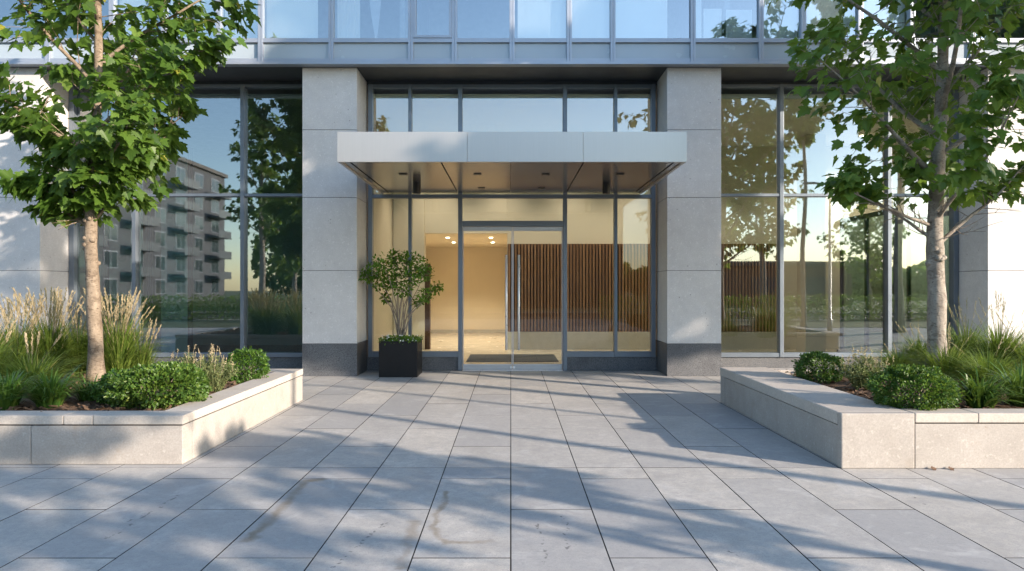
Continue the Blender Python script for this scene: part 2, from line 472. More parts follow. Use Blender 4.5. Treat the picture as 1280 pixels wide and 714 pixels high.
def stone_stack(name, x0, x1, y0, y1, zs, parent=B, vj=()):
    m = MB()
    e = 0.004
    xs = [x0] + list(vj) + [x1]
    for za, zb in zip(zs[:-1], zs[1:]):
        for xa, xb in zip(xs[:-1], xs[1:]):
            m.box(xa + (e if xa != x0 else 0), xb - (e if xb != x1 else 0), y0, y1, za + e, zb - e, 0, b=0.003)
    m.box(x0 + 0.014, x1 - 0.014, y0 + 0.014, y1 - 0.014, zs[0], zs[-1] - 0.004, 1)
    return m.build(name, [M['limestone'], M['joint']], parent)

zs = [0.60, 1.95, 3.30, 4.55, ZT]
xl0, xl1 = X_(378, DF), X_(446, DF)
xr0, xr1 = X_(834, DF), X_(901.5, DF)
for x0, x1 in ((xl0, xl1), (xr0, xr1)):
    o = stone_stack('column', x0, x1, FY, GY + 0.12, zs)
    gm = MB(); gm.box(x0 - 0.004, x1 + 0.004, FY - 0.004, GY + 0.124, 0.002, 0.597, b=0.004)
    gm.build('granite_base', M['granite'], o)
wl1, wr0 = X_(50, DF), X_(1235, DF)
for x0, x1, vj in ((-14.0, wl1, (-12.6, -11.2, -9.9)), (wr0, 14.0, (10.4, 11.8, 13.0))):
    o = stone_stack('wall', x0, x1, FY, GY + 0.12, zs, vj=vj)
    gm = MB(); gm.box(x0 - 0.004, x1 + 0.004, FY - 0.004, GY + 0.124, 0.002, 0.597, b=0.004)
    gm.build('granite_base', M['granite'], o)

def pane(x0, x1, z0, z1, y, parent, mat, th=0.018, name='pane', inset=0.0):
    m = MB()
    V = [(x0, y, z0), (x1, y, z0), (x1, y, z1), (x0, y, z1), (x0, y+th, z0), (x1, y+th, z0), (x1, y+th, z1), (x0, y+th, z1)]
    m.add(V, [(0, 1, 2, 3)], 0)
    m.add(V, [(5, 4, 7, 6), (1, 5, 6, 2), (4, 0, 3, 7), (3, 2, 6, 7), (4, 5, 1, 0)], 1)
    return m.build(name, [M[mat], M['glass_edge']], parent)

def frame_grid(name, xs, zrows, y, fw, parent=B, mat='frame', depth=0.15, back=0.05, fh=None, edge=None):
    """mullions at xs (full height) with rails at zrows between neighbours"""
    m = MB(); fh = fh or fw
    z0, z1 = zrows[0], zrows[-1]
    for i, x in enumerate(xs):
        w = (edge or fw) if i in (0, len(xs)-1) else fw
        xa, xb = x - w/2, x + w/2
        if i == 0: xa, xb = x, x + w
        if i == len(xs)-1: xa, xb = x - w, x
        m.box(xa, xb, y - depth + back, y + back, z0, z1, b=0.004)
        # inner dark gasket
    for i in range(len(xs)-1):
        a = xs[i] + ((edge or fw) if i == 0 else fw/2)
        b = xs[i+1] - ((edge or fw) if i == len(xs)-2 else fw/2)
        for j, z in enumerate(zrows):
            h = fh
            za, zb = z - h/2, z + h/2
            if j == 0: za, zb = z, z + h * 1.5
            if j == len(zrows)-1: za, zb = z - h, z
            m.box(a + 0.001, b - 0.001, y - depth + back + 0.012, y + back - 0.012, za, zb, b=0.003)
    return m.build(name, M[mat], parent)

zsill, zbase = Z_(441, DG), Z_(446, DG)
ztop = Z_(107, DG)
ztr = Z_(246, DG)
zdoor = Z_(280, DG)

# ---- central bay
cx = [X_(p, DG) for p in (461, 513, 575.5, 706, 769, 818.5)]
def centre():
    m = MB(); fw = 0.062; y0, y1 = -0.09, 0.06
    full = (0, 1, 2, 3, 4, 5)
    for i in full:
        w = 0.085 if i in (0, 5) else (0.08 if i in (2, 3) else fw)
        a, b = cx[i] - w/2, cx[i] + w/2
        if i == 0: a, b = cx[0], cx[0] + w
        if i == 5: a, b = cx[5] - w, cx[5]
        zb_ = 0.002 if i in (2, 3) else zbase
        m.box(a, b, y0, y1, zb_, ztop, b=0.004)
    def rail(i, z0, z1, dy=0.012):
        wl = 0.085 if i == 0 else (0.04 if i in (2, 3) else 0.031)
        wr = 0.085 if i + 1 == 5 else (0.04 if i + 1 in (2, 3) else 0.031)
        m.box(cx[i] + wl + 0.001, cx[i+1] - wr - 0.001, y0 + dy, y1 - dy, z0, z1, b=0.003)
    for i in range(5):
        rail(i, ztop - 0.07, ztop)
        rail(i, ztr - 0.035, ztr + 0.035)
        if i != 2: rail(i, zbase, zsill + 0.03)
    rail(2, zdoor - 0.05, zdoor + 0.055)
    # dark head trim at the soffit
    o = m.build('entrance_window', M['frame'], B)
    zz = Z_(164, DG)
    for i in range(5):
        pane(cx[i] + 0.02, cx[i+1] - 0.02, ztr + 0.02, ztop - 0.05, 0.0, o, 'glass')
        if i != 2: pane(cx[i] + 0.02, cx[i+1] - 0.02, zsill, ztr - 0.02, 0.0, o, 'glass_door')
    pane(cx[2] + 0.02, cx[3] - 0.02, zdoor + 0.03, ztr - 0.02, 0.0, o, 'glass_door')
    return o
centre()
# dark stone plinth under each side of the entrance
for a, b in ((xl1 + 0.012, cx[2] - 0.043), (cx[3] + 0.043, xr0 - 0.012), (wl1 + 0.012, xl0 - 0.012), (xr1 + 0.012, wr0 - 0.012)):
    m = MB(); m.box(a, b, -0.05, 0.10, 0.002, zbase - 0.003, b=0.004)
    m.build('plinth', M['granite'], B)

# ---- doors
dl0, dl1 = cx[2] + 0.046, cx[3] - 0.046
dm = (dl0 + dl1) / 2
dzt = zdoor - 0.056
for a, b, hx in ((dl0, dm - 0.004, X_(633, DG)), (dm + 0.004, dl1, X_(648.5, DG))):
    m = MB()
    m.box(a, b, -0.03, 0.03, dzt - 0.085, dzt, b=0.004)
    m.box(a, b, -0.032, 0.032, 0.015, 0.125, b=0.004)
    m.box(a, a + 0.016, -0.018, 0.018, 0.126, dzt - 0.086)
    m.box(b - 0.016, b, -0.018, 0.018, 0.126, dzt - 0.086)
    d = m.build('door', M['rail'], B)
    pane(a + 0.017, b - 0.017, 0.126, dzt - 0.086, -0.006, d, 'glass_door', th=0.014)
    h = MB()
    z0, z1 = Z_(437, DG), Z_(319, DG)
    h.tube([(hx, -0.10, z0), (hx, -0.10, z1)], [0.023, 0.023], 12)
    for zz in (z0 + 0.2, z1 - 0.2): h.tube([(hx, -0.10, zz), (hx, -0.006, zz)], [0.011, 0.011], 8)
    h.build('handle', M['steel'], d, smooth=True)
    l = MB(); l.tube([(hx, -0.03, Z_(382, DG)), (hx, -0.004, Z_(382, DG))], [0.022, 0.022], 12)
    fb = MB(); fb.box((dm - 0.05) if a < dm - 0.1 else (dm + 0.005), (dm - 0.005) if a < dm - 0.1 else (dm + 0.05), -0.04, -0.033, 0.04, 0.085)
    l.build('lock', M['steel'], d); fb.build('floor_bolt', M['steel'], d)
m = MB(); m.box(dl0, dl1, -0.12, 0.10, 0.002, 0.010); m.build('threshold', M['steel'], B)

# ---- left and right shopfronts
def bay(px_list, x_start, x_end):
    xs = [x_start] + [X_(p, DG) for p in px_list] + [x_end]
    o = frame_grid('storefront_window', xs, [zbase, Z_(244.5, DG), ztop], 0.0, 0.075, fh=0.055, edge=0.10)
    rows = [zsill - 0.02, Z_(244.5, DG), ztop - 0.03]
    for i in range(len(xs)-1):
        for z0, z1 in zip(rows[:-1], rows[1:]):
            pane(xs[i] + 0.025, xs[i+1] - 0.025, z0 + 0.02, z1 - 0.02, 0.0, o, 'glass')
    return o
bay((170.5, 305), wl1 + 0.012, xl0 - 0.012)
bay((975, 1109), xr1 + 0.012, wr0 - 0.012)

# ---- soffit of the overhang, dark head trims
m = MB()
m.box(-14, 14, UY + 0.02, 0.45, ZT + 0.004, ZT + 0.10)
for x in (-2.9, -1.9, 0.95, 2.1): pass
m.build('overhang_soffit', M['soffit_dark'], B)
for a, b in ((wl1 + 0.012, xl0 - 0.012), (xl1 + 0.012, xr0 - 0.012), (xr1 + 0.012, wr0 - 0.012)):
    m = MB(); m.box(a, b, -0.05, 0.10, ztop + 0.002, ZT + 0.002); m.build('head_trim', M['frame_dark'], B)

# ---- upper curtain wall: one window per bay
zs0, zs1 = Z_(81.5, DU), Z_(76.5, DU)
zsp1, zw0 = Z_(53.5, DU), Z_(49, DU)
zw1 = 9.0
mpx = [-10, 60, 140, 205, 273.5, 326, 414, 513.5, 568, 640, 711.5, 766, 866, 951, 1004, 1075, 1140, 1215, 1290]
ux = [-14.0, -12.3, -10.9] + [X_(p, DU) for p in mpx] + [10.9, 12.3, 14.0]
blinds = {273: ('b', 0, 1), 326: ('b', 0.0, 0.80), 414: ('c', 0, 0.32), 640: ('b', 0.06, 1), 711: ('b', 0, 1), 766: ('b', 0.0, 0.72), 866: ('h', 0, 1), 951: ('b', 0, 1), 205: ('b', 0, 1), 140: ('b', 0, .6), 1004: ('b', 0, 1), 1075: ('b', 0, 1)}
pxs = [None]*3 + mpx + [None]*3
for i in range(len(ux)-1):
    a, b = ux[i] + 0.0015, ux[i+1] - 0.0015
    m = MB(); w = 0.045
    y0, y1 = UY - 0.03, UY + 0.12
    m.box(a, a + w, y0, y1, zs0 + 0.052, zw1, b=0.004)
    m.box(b - w, b, y0, y1, zs0 + 0.052, zw1, b=0.004)
    for z0, z1, d in ((zs0 + 0.052, zs1 + 0.045, 0.01), (zsp1, zw0 + 0.01, 0.006), (zw1 - 0.06, zw1, 0.01)):
        m.box(a + w + 0.001, b - w - 0.001, y0 + d, y1 - d, z0, z1, b=0.003)
    if pxs[i] == 513.5:      # opening sash
        q = 0.05; s0 = zw0 + 0.012
        for c_ in ((a+w+.002, a+w+q), (b-w-q, b-w-.002)): m.box(c_[0], c_[1], y0 - 0.008, y1 - 0.03, s0, zw1 - 0.062, b=0.004)
        m.box(a+w+q+.001, b-w-q-.001, y0 - 0.008, y1 - 0.03, s0, s0 + q, b=0.004)
    o = m.build('window', M['frame_light'], B)
    sp = MB(); sp.box(a + w - 0.01, b - w + 0.01, UY + 0.025, UY + 0.06, zs1 + 0.03, zsp1 + 0.01)
    sp.build('spandrel_panel', M['spandrel'], o)
    pane(a + w - 0.01, b - w + 0.01, zw0, zw1 - 0.05, UY + 0.03, o, 'glass_up')
    key = int(pxs[i]) if pxs[i] is not None else None
    kind = blinds.get(key, ('b', 0, 1) if key is None else None)
    if kind:
        kd, f0, f1 = kind
        bl = MB(); W = b - a - 2*w
        xa, xb = a + w + W*f0, a + w + W*f1
        if kd == 'c':                         # gathered drape
            n = 26; V = []; Fc = []
            for j in range(n+1):
                for zz in (zw0 + 0.03, zw1 - 0.1):
                    V.append((xa + (xb-xa)*j/n, UY + 0.24 + 0.03*math.sin(j*2.1), zz))
            for j in range(n): Fc.append((2*j, 2*j+2, 2*j+3, 2*j+1))
            bl.add(V, Fc)
            V2 = []; F2 = []
            for j in range(13):
                zz = zw0 + 0.1 + (zw1 - zw0 - 0.2)*j/12
                hw = 0.02 + 0.22*math.sin(min(1, j/5)*PI/2)
                V2 += [(xb + 0.28 - hw*0.6, UY + 0.30, zz), (xb + 0.28 + hw*0.4, UY + 0.33, zz)]
            for j in range(12): F2.append((2*j, 2*j+1, 2*j+3, 2*j+2))
            bl.add(V2, F2, 1)
            bl.build('curtain', [M['blind'], M['curtain']], o)
        elif kd == 'h':
            bl.box(xa, xa + W*0.13, UY + 0.14, UY + 0.15, zw0 + 0.02, zw1 - 0.07)
            bl.box(xa + W*0.17, xa + W*0.46, UY + 0.16, UY + 0.17, zw0 + 0.02, zw0 + 0.62)
            bl.box(xa + W*0.53, xa + W*0.95, UY + 0.16, UY + 0.17, zw0 + 0.02, zw0 + 0.60)
            bl.build('blind', M['blind'], o)
        else:
            bl.box(xa, xb, UY + 0.15, UY + 0.158, zw0 + 0.02, zw1 - 0.07)
            bl.build('blind', M['blind'], o)
m = MB(); m.box(-14, 14, UY - 0.06, UY + 0.10, zs0 - 0.002, zs0 + 0.050, b=0.006)
m.build('drip_edge', M['frame_light'], B)

# ---- shell behind: slabs, upper rooms, sides, roof
def part(name, mat, *bx, parent=B):
    m = MB()
    for q in bx: m.box(*q)
    return m.build(name, M[mat], parent)
part('floor_slab', 'room', (-14, 14, UY + 0.13, 16, ZT + 0.12, ZT + 0.36))
part('upper_room_wall', 'room', (-13.9, 13.9, 3.2, 3.3, ZT + 0.37, 9.0))
for x in (-6.2, -2.05, 1.05, 4.1): part('upper_room_wall', 'room', (x - 0.05, x + 0.05, UY + 0.5, 3.19, ZT + 0.37, 9.0))
part('roof', 'kerb', (-14.05, 14.05, UY - 0.08, 16, 9.02, 9.75))
part('side_wall', 'limestone', (-14.2, -14.003, FY, 16, 0, 9.0)); part('side_wall', 'limestone', (14.003, 14.2, FY, 16, 0, 9.0))
part('rear_wall', 'limestone', (-14, 14, 15.8, 16, 0, 9.0))

# ---- lobby and corridor (seen through the glass)
SY = 4.6           # slat wall plane (world 18.1)
part('lobby_floor', 'floor_in', (-3.12, 13.98, 0.11, 12.5, -0.02, 0.003))
part('lobby_ceiling', 'ceil', (-3.12, 13.98, 0.13, SY + 0.6, 5.40, 5.50))
xo = X_(634, 18.1)
part('lobby_wall', 'wall_cream', (xo, 13.9, SY + 0.08, SY + 0.28, 0.004, 5.39))
xb = X_(531, 18.1)
part('bulkhead', 'wall_cream', (xb, xo - 0.003, SY + 0.02, SY + 0.24, 3.08, 5.39))
part('lobby_wall', 'wall_cream', (-3.1, xb - 0.002, SY - 0.1, SY + 0.24, 0.004, 5.39))
part('door_jamb', 'wood_back', (xb + 0.002, xb + 0.13, SY + 0.0, SY + 0.22, 0.004, 2.25))
part('partition_wall', 'wall_cream', (-3.24, -3.12, 0.13, 12.5, 0, 5.5))
CB = 11.3
part('corridor_wall', 'wall_warm', (-3.1, 1.5, CB, CB + 0.15, 0.12, 3.2))
part('skirting', 'lobby_bench', (-3.1, 1.5, CB - 0.02, CB + 0.13, 0.004, 0.117))
part('corridor_wall', 'wall_warm', (xo + 0.2, xo + 0.35, SY + 0.29, CB - 0.03, 0.004, 3.09))
part('corridor_ceiling', 'wall_warm', (-3.1, xo + 0.195, SY + 0.25, CB - 0.002, 3.10, 3.2))
def slats():
    z0, z1 = 0.47, 2.80
    m = MB()
    m.box(xo + 0.01, 7.05, SY + 0.045, SY + 0.077, z0, z1, 1)
    x = xo + 0.03
    while x < 7.0:
        m.box(x, x + 0.050, SY - 0.035, SY + 0.043, z0 + 0.002, z1 - 0.002, 0, tint=rnd.random())
        x += 0.086
    return m.build('slat_wall', [M['wood'], M['wood_back']], B)
slats()
part('stone_ledge', 'lobby_bench', (xo + 0.005, 7.2, SY - 0.10, SY + 0.07, 0.004, 0.465))
part('pillar', 'wall_cream', (7.25, 7.75, SY - 1.3, SY - 0.8, 0.004, 5.39))
def partition(x, y0, y1, n, label=None):
    m = MB()
    for i in range(n + 1):
        y = y0 + (y1 - y0) * i / n
        m.box(x - 0.03, x + 0.03, y - 0.04, y + 0.04, 0.14, 3.3)
    m.box(x - 0.028, x + 0.028, y0 + 0.041, y1 - 0.041, 3.2, 3.298)
    m.box(x - 0.10, x + 0.10, y0 - 0.05, y1 + 0.05, 0.004, 0.138)
    o = m.build('glass_partition', M['frame_dark'], B)
    p = MB(); p.box(x - 0.006, x + 0.006, y0 + 0.02, y1 - 0.02, 0.139, 3.2); p.build('pane', M['glass_in'], o)
partition(8.0, 0.7, 3.0, 2)
partition(9.5, 0.6, 3.9, 3)
part('lobby_wall', 'blind', (10.4, 10.5, 0.13, SY + 0.07, 0.004, 5.39))
# downlights: the four in the corridor show; the lobby row is added, hidden, to warm its walls
def spot(name, x, y, z, energy, size=2.2, blend=0.6, col=(1, 0.83, 0.64), parent=B):
    m = MB()
    m.tube([(x, y, z - 0.004), (x, y, z - 0.012)], [0.05, 0.05], 14)
    o = m.build(name, M['lamp'], parent)
    L = bpy.data.lights.new('downlight_lamp', 'SPOT'); L.energy = energy; L.color = col
    L.spot_size = size; L.spot_blend = blend; L.shadow_soft_size = 0.05
    lo = bpy.data.objects.new('downlight_lamp', L); C.objects.link(lo)
    lo.parent = parent; lo.location = (x, y, z - 0.03)
    return o
for x in (-1.84, -0.58):
    for y in (6.4, 8.5): spot('downlight', x, y, 3.10, 84)
for x in (-1.9, -0.2, 1.6, 3.2, 5.0): spot('downlight', x, 3.65, 5.40, 105, size=1.6, blend=0.9)
spot('downlight', 8.7, 3.4, 5.40, 110, size=2.4)  # unseen lamp added to brighten the right bay in place of sunlight

# ---- left wing interior (dim)
part('left_room_floor', 'dark_floor', (-13.98, -3.25, 0.11, 7.0, -0.02, 0.003))
part('left_room_wall', 'teal_wall', (-13.9, -3.25, 6.0, 6.2, 0.004, 5.39))
part('left_room_ceiling', 'room', (-13.98, -3.25, 0.13, 7.0, 5.40, 5.5))
for x0, x1, y in ((-10.4, -9.5, 2.4), (-9.35, -8.6, 2.4), (-8.4, -7.75, 2.9)):
    part('wall_panel', 'teal_panel', (x0, x1, y, y + 0.06, 0.05, 4.9))
for x, y in ((-9.43, 2.4), (-8.52, 2.6), (-7.7, 2.9)): part('post', 'frame_dark', (x - 0.04, x + 0.04, y - 0.05, y + 0.05, 0.004, 5.0))

# ---- canopy
CF = -3.5          # fascia plane (world y 10.0)
cxl, cxr = X_(421.5, 10.0), X_(858.5, 10.0)
cz0, cz1 = Z_(202.5, 10.0), Z_(164.8, 10.0)
def canopy():
    m = MB()
    n = 3; e = 0.002
    edges = [cxl, X_(584, 10), X_(729, 10), cxr]
    for a, b in zip(edges[:-1], edges[1:]):
        m.box(a + (e if a != cxl else 0), b - (e if b != cxr else 0), CF, CF + 0.05, cz0, cz1, b=0.002)
    m.box(cxl, cxl + 0.05, CF + 0.051, -0.092, cz0, cz1, b=0.003)
    m.box(cxr - 0.05, cxr, CF + 0.051, -0.092, cz0, cz1, b=0.003)
    m.box(cxl + 0.051, cxr - 0.051, CF + 0.051, -0.092, cz1 - 0.06, cz1 - 0.02)
    c = m.build('canopy', M['fascia'], B)
    s = MB()
    gx = [cxl + 0.16, X_(550, 10), 0.0, X_(731, 10), cxr - 0.16]
    for a, b in zip(gx[:-1], gx[1:]):
        ga = 0.010 if a not in (gx[2],) else 0.003
        gb = 0.010 if b not in (gx[2],) else 0.003
        s.box(a + ga, b - gb, CF + 0.053, -0.094, cz0 + 0.022, cz0 + 0.04)
    s.box(cxl + 0.052, cxl + 0.145, CF + 0.053, -0.094, cz0 + 0.018, cz0 + 0.04)
    s.box(cxr - 0.145, cxr - 0.052, CF + 0.053, -0.094, cz0 + 0.018, cz0 + 0.04)
    s.box(cxl + 0.06, cxr - 0.06, CF + 0.06, -0.10, cz0 + 0.06, cz0 + 0.07, 1)
    s.build('soffit', [M['soffit'], M['black']], c)
    for px, py in ((504, 217.6), (597, 217.6), (682, 217.6), (775, 217.6), (602, 235), (677, 235)):
        D = (cz0 + 0.02 - EYE) * F / (VY - py)
        x = X_(px, D)
        d = MB(); d.box(x - 0.065, x + 0.065, D - 13.5 - 0.06, D - 13.5 + 0.06, cz0 + 0.008, cz0 + 0.0215, b=0.003)
        d.build('recessed_light', M['black'], c)
    for px in (521, 758):
        x = X_(px, 12.05)
        d = MB(); d.tube([(x, -1.45, cz0 + 0.021), (x, -1.45, cz0 - 0.17)], [0.07, 0.07], 20)
        d.tube([(x, -1.45, cz0 - 0.1705), (x, -1.45, cz0 - 0.185)], [0.07, 0.055], 20)
        d.build('spotlight', M['black'], c)
canopy()

# ---- door mat inside
m = MB()
m.box(X_(583, 15.1), X_(698, 15.1), 15.0, 16.6, 0.004, 0.018, b=0.005)
tag(m.build('door_mat', M['mat']), 'dark entrance mat on the lobby floor behind the glass doors', 'mat')

# ------------------------------------------------------------------ planters
def raised_bed(name, label, x0, x1, y0, y1, h, cw, sw, side, joints, cjoints, bench=False):
    root = empty(name, ((x0+x1)/2, (y0+y1)/2, 0), label=label, cat='planter')
    ox, oy = (x0+x1)/2, (y0+y1)/2
    def bx(m, a, b, c, d, e, f, mi=0, bev=0.006): m.box(a-ox, b-ox, c-oy, d-oy, e, f, mi, b=bev)
    th = 0.20
    ct = 0.085
    e = 0.003
    # walls: front, back, two sides, with vertical joints; sit 6 mm behind the coping
    w = MB()
    inn = x1 if side > 0 else x0      # the exposed side
    if not bench:
        xs = [x0 + 0.006] + joints + [x1 - 0.006]
        for a, b in zip(xs[:-1], xs[1:]): bx(w, a + e, b - e, y0 + 0.006, y0 + th, 0.002, h - ct - 0.012)
        ys = [y0 + th + 0.006, y0 + th + 1.2, y0 + th + 2.4, y1 - 0.006]
        for a, b in zip(ys[:-1], ys[1:]): bx(w, x1 - th, x1 - 0.006, a, b - e, 0.002, h - ct - 0.012)
    else:
        xs = [x0 + sw + 0.004] + joints + [x1 - 0.006]
        for a, b in zip(xs[:-1], xs[1:]): bx(w, a + e, b - e, y0 + 0.006, y0 + th, 0.002, h - ct - 0.012)
    bx(w, x0 + 0.006, x1 - 0.25, y1 - th, y1 - 0.006, 0.002, h - ct - 0.012)
    if not bench: bx(w, x0 + 0.006, x0 + th, y0 + th + .01, y1 - th - .01, 0.002, h - ct - 0.012)
    else: bx(w, x1 - th, x1 - 0.006, y0 + th + .01, y1 - th - .01, 0.002, h - ct - 0.012)
    w.build('wall', M['travertine'], root)
    j = MB()          # recess behind the shadow gap
    bx(j, x0 + (sw - 0.05 if bench else 0.02), x1 - 0.02, y0 + 0.022, y0 + th - 0.02, h - ct - 0.014, h - ct + 0.004, bev=0)
    if not bench: bx(j, x1 - th + 0.02, x1 - 0.022, y0 + th, y1 - 0.03, h - ct - 0.014, h - ct + 0.004, bev=0)
    j.build('shadow_gap', M['joint'], root)
    c = MB()
    if not bench:
        xs = [x0] + cjoints + [x1]
        for a, b in zip(xs[:-1], xs[1:]): bx(c, a + (e if a != x0 else 0), b - (e if b != x1 else 0), y0, y0 + cw, h - ct, h, bev=0.008)
        ys = [y0 + cw + 0.003, y0 + 1.5, y0 + 2.7, y1 - cw - 0.003]
        for a, b in zip(ys[:-1], ys[1:]): bx(c, x1 - sw, x1, a, b - e, h - ct, h, bev=0.008)
        bx(c, x0, x1, y1 - cw, y1, h - ct, h, bev=0.008)
        bx(c, x0, x0 + sw, y0 + cw + .003, y1 - cw - .003, h - ct, h, bev=0.008)
    else:
        xs = [x0 + sw + 0.003] + cjoints + [x1]
        for a, b in zip(xs[:-1], xs[1:]): bx(c, a + e, b - e, y0, y0 + cw, h - ct, h, bev=0.008)
        bx(c, x0 + sw + .003, x1, y1 - cw, y1, h - ct - 0.0, h - 0.012, bev=0.008)
        bx(c, x1 - sw*0.5, x1, y0 + cw + .003, y1 - cw - .003, h - ct, h, bev=0.008)
    c.build('coping', M['travertine_clean_sunlit'], root)
    if bench:
        b_ = MB()
        bx(b_, x0 + 0.012, x0 + sw, y0 + 0.08, y1 - 0.012, 0.002, h - 0.125, bev=0.006)
        bx(b_, x0 + 0.0, x0 + sw, y0 + 0.083, y1, h - 0.118, h, 1, bev=0.012)  # paler top slab: sunlight on the bench put into its colour
        bx(b_, x0 + 0.0, x0 + sw, y0, y0 + 0.08, 0.002, h, bev=0.01)
        b_.build('bench', [M['travertine'], M['travertine_clean_sunlit']], root)
    # mulch
    s = MB(); nx, ny = 44, 26
    ax, bx_ = x0 + 0.15 - ox, x1 - 0.15 - ox
    if bench: ax = x0 + sw - 0.05 - ox
    ay, by = y0 + 0.15 - oy, y1 - 0.15 - oy
    V = []; Fc = []
    for jy in range(ny + 1):
        for ix in range(nx + 1):
            x = ax + (bx_ - ax) * ix / nx; y = ay + (by - ay) * jy / ny
            edge_ = min(ix, nx - ix, jy, ny - jy) / 6.0
            z = h - 0.075 + 0.05 * min(1, edge_) + 0.02 * mnoise.noise(Vector((x * 4, y * 4, 1)))
            V.append((x, y, z))
    for jy in range(ny):
        for ix in range(nx):
            a = jy * (nx + 1) + ix
            Fc.append((a, a + 1, a + nx + 2, a + nx + 1))
    s.add(V, Fc, 0, 0.2)
    rr = random.Random(len(name))
    for _ in range(2600):
        x = rr.uniform(ax, bx_); y = rr.uniform(ay, by)
        z = h - 0.03 + 0.015 * rr.random()
        an = rr.uniform(0, PI); L = rr.uniform(0.015, 0.045); W = L * rr.uniform(0.25, 0.5); tz = rr.uniform(-0.5, 0.5)
        ux_, uy_ = math.cos(an), math.sin(an)
        q = [(x + ux_*L*i - uy_*W*k, y + uy_*L*i + ux_*W*k, z + tz*L*i + 0.3*W*k) for i, k in ((-1, -1), (1, -1), (1, 1), (-1, 1))]
        s.add(q, [(0, 1, 2, 3)], 0, rr.random())
    s.build('mulch', M['mulch'], root)
    return root

raised_bed('stone_planter', 'cream stone planter with grey-stained front wall under the tan-trunked tree', -8.4, -3.02, 6.29, 9.93, 0.455, 0.25, 0.30, 1,
           [-6.1, X_(38, 6.29)], [-6.6, -5.4, X_(79, 6.29), X_(116, 6.29)])
raised_bed('stone_planter', 'cream stone planter with a broad bench ledge beside the grey-trunked tree', 2.98, 8.4, 6.15, 9.73, 0.50, 0.25, 0.66, -1,
           [5.6, 7.0], [X_(1223, 6.15), 5.1, 6.3, 7.4], bench=True)

# ------------------------------------------------------------------ plants
HALF = [(0.0, 0.0), (0.17, -0.08), (0.40, -0.03), (0.36, 0.11), (0.50, 0.20), (0.63, 0.45), (0.43, 0.45), (0.31, 0.49), (0.34, 0.66), (0.21, 0.71), (0.15, 0.86), (0.0, 1.06)]
def maple_leaf(m, p, d, nrm, size, tint, r):
    d = d.normalized(); s = d.cross(nrm)
    if s.length < 1e-4: s = Vector((1, 0, 0))
    s.normalize(); n = s.cross(d).normalized()
    fold = r.uniform(-0.1, 0.45); droop = r.uniform(0.05, 0.45); tw = r.uniform(-0.2, 0.2)
    for sg in (1, -1):
        V = []
        for x, y in HALF:
            z = fold * abs(x) * 0.6 - droop * y * y * 0.5 + tw * x * sg * y
            V.append(p + (s * (x * sg) + d * y + n * z) * size)
        f = tuple(range(len(HALF)))
        m.add(V, [f if sg > 0 else f[::-1]], 0, tint)
def oval_leaf(m, p, d, nrm, L, W, tint):
    d = d.normalized(); s = d.cross(nrm)
    if s.length < 1e-4: s = Vector((1, 0, 0))
    s.normalize(); n = s.cross(d)
    V = [p, p + d*L*0.35 + s*W*0.5 + n*W*0.12, p + d*L*0.75 + s*W*0.36 + n*W*0.05, p + d*L, p + d*L*0.75 - s*W*0.36 + n*W*0.05, p + d*L*0.35 - s*W*0.5 + n*W*0.12]
    m.add(V, [(0, 1, 2, 3), (0, 3, 4, 5)], 0, tint)

def rv(r): 
    while True:
        v = Vector((r.uniform(-1, 1), r.uniform(-1, 1), r.uniform(-1, 1)))
        if 0.05 < v.length < 1: return v.normalized()

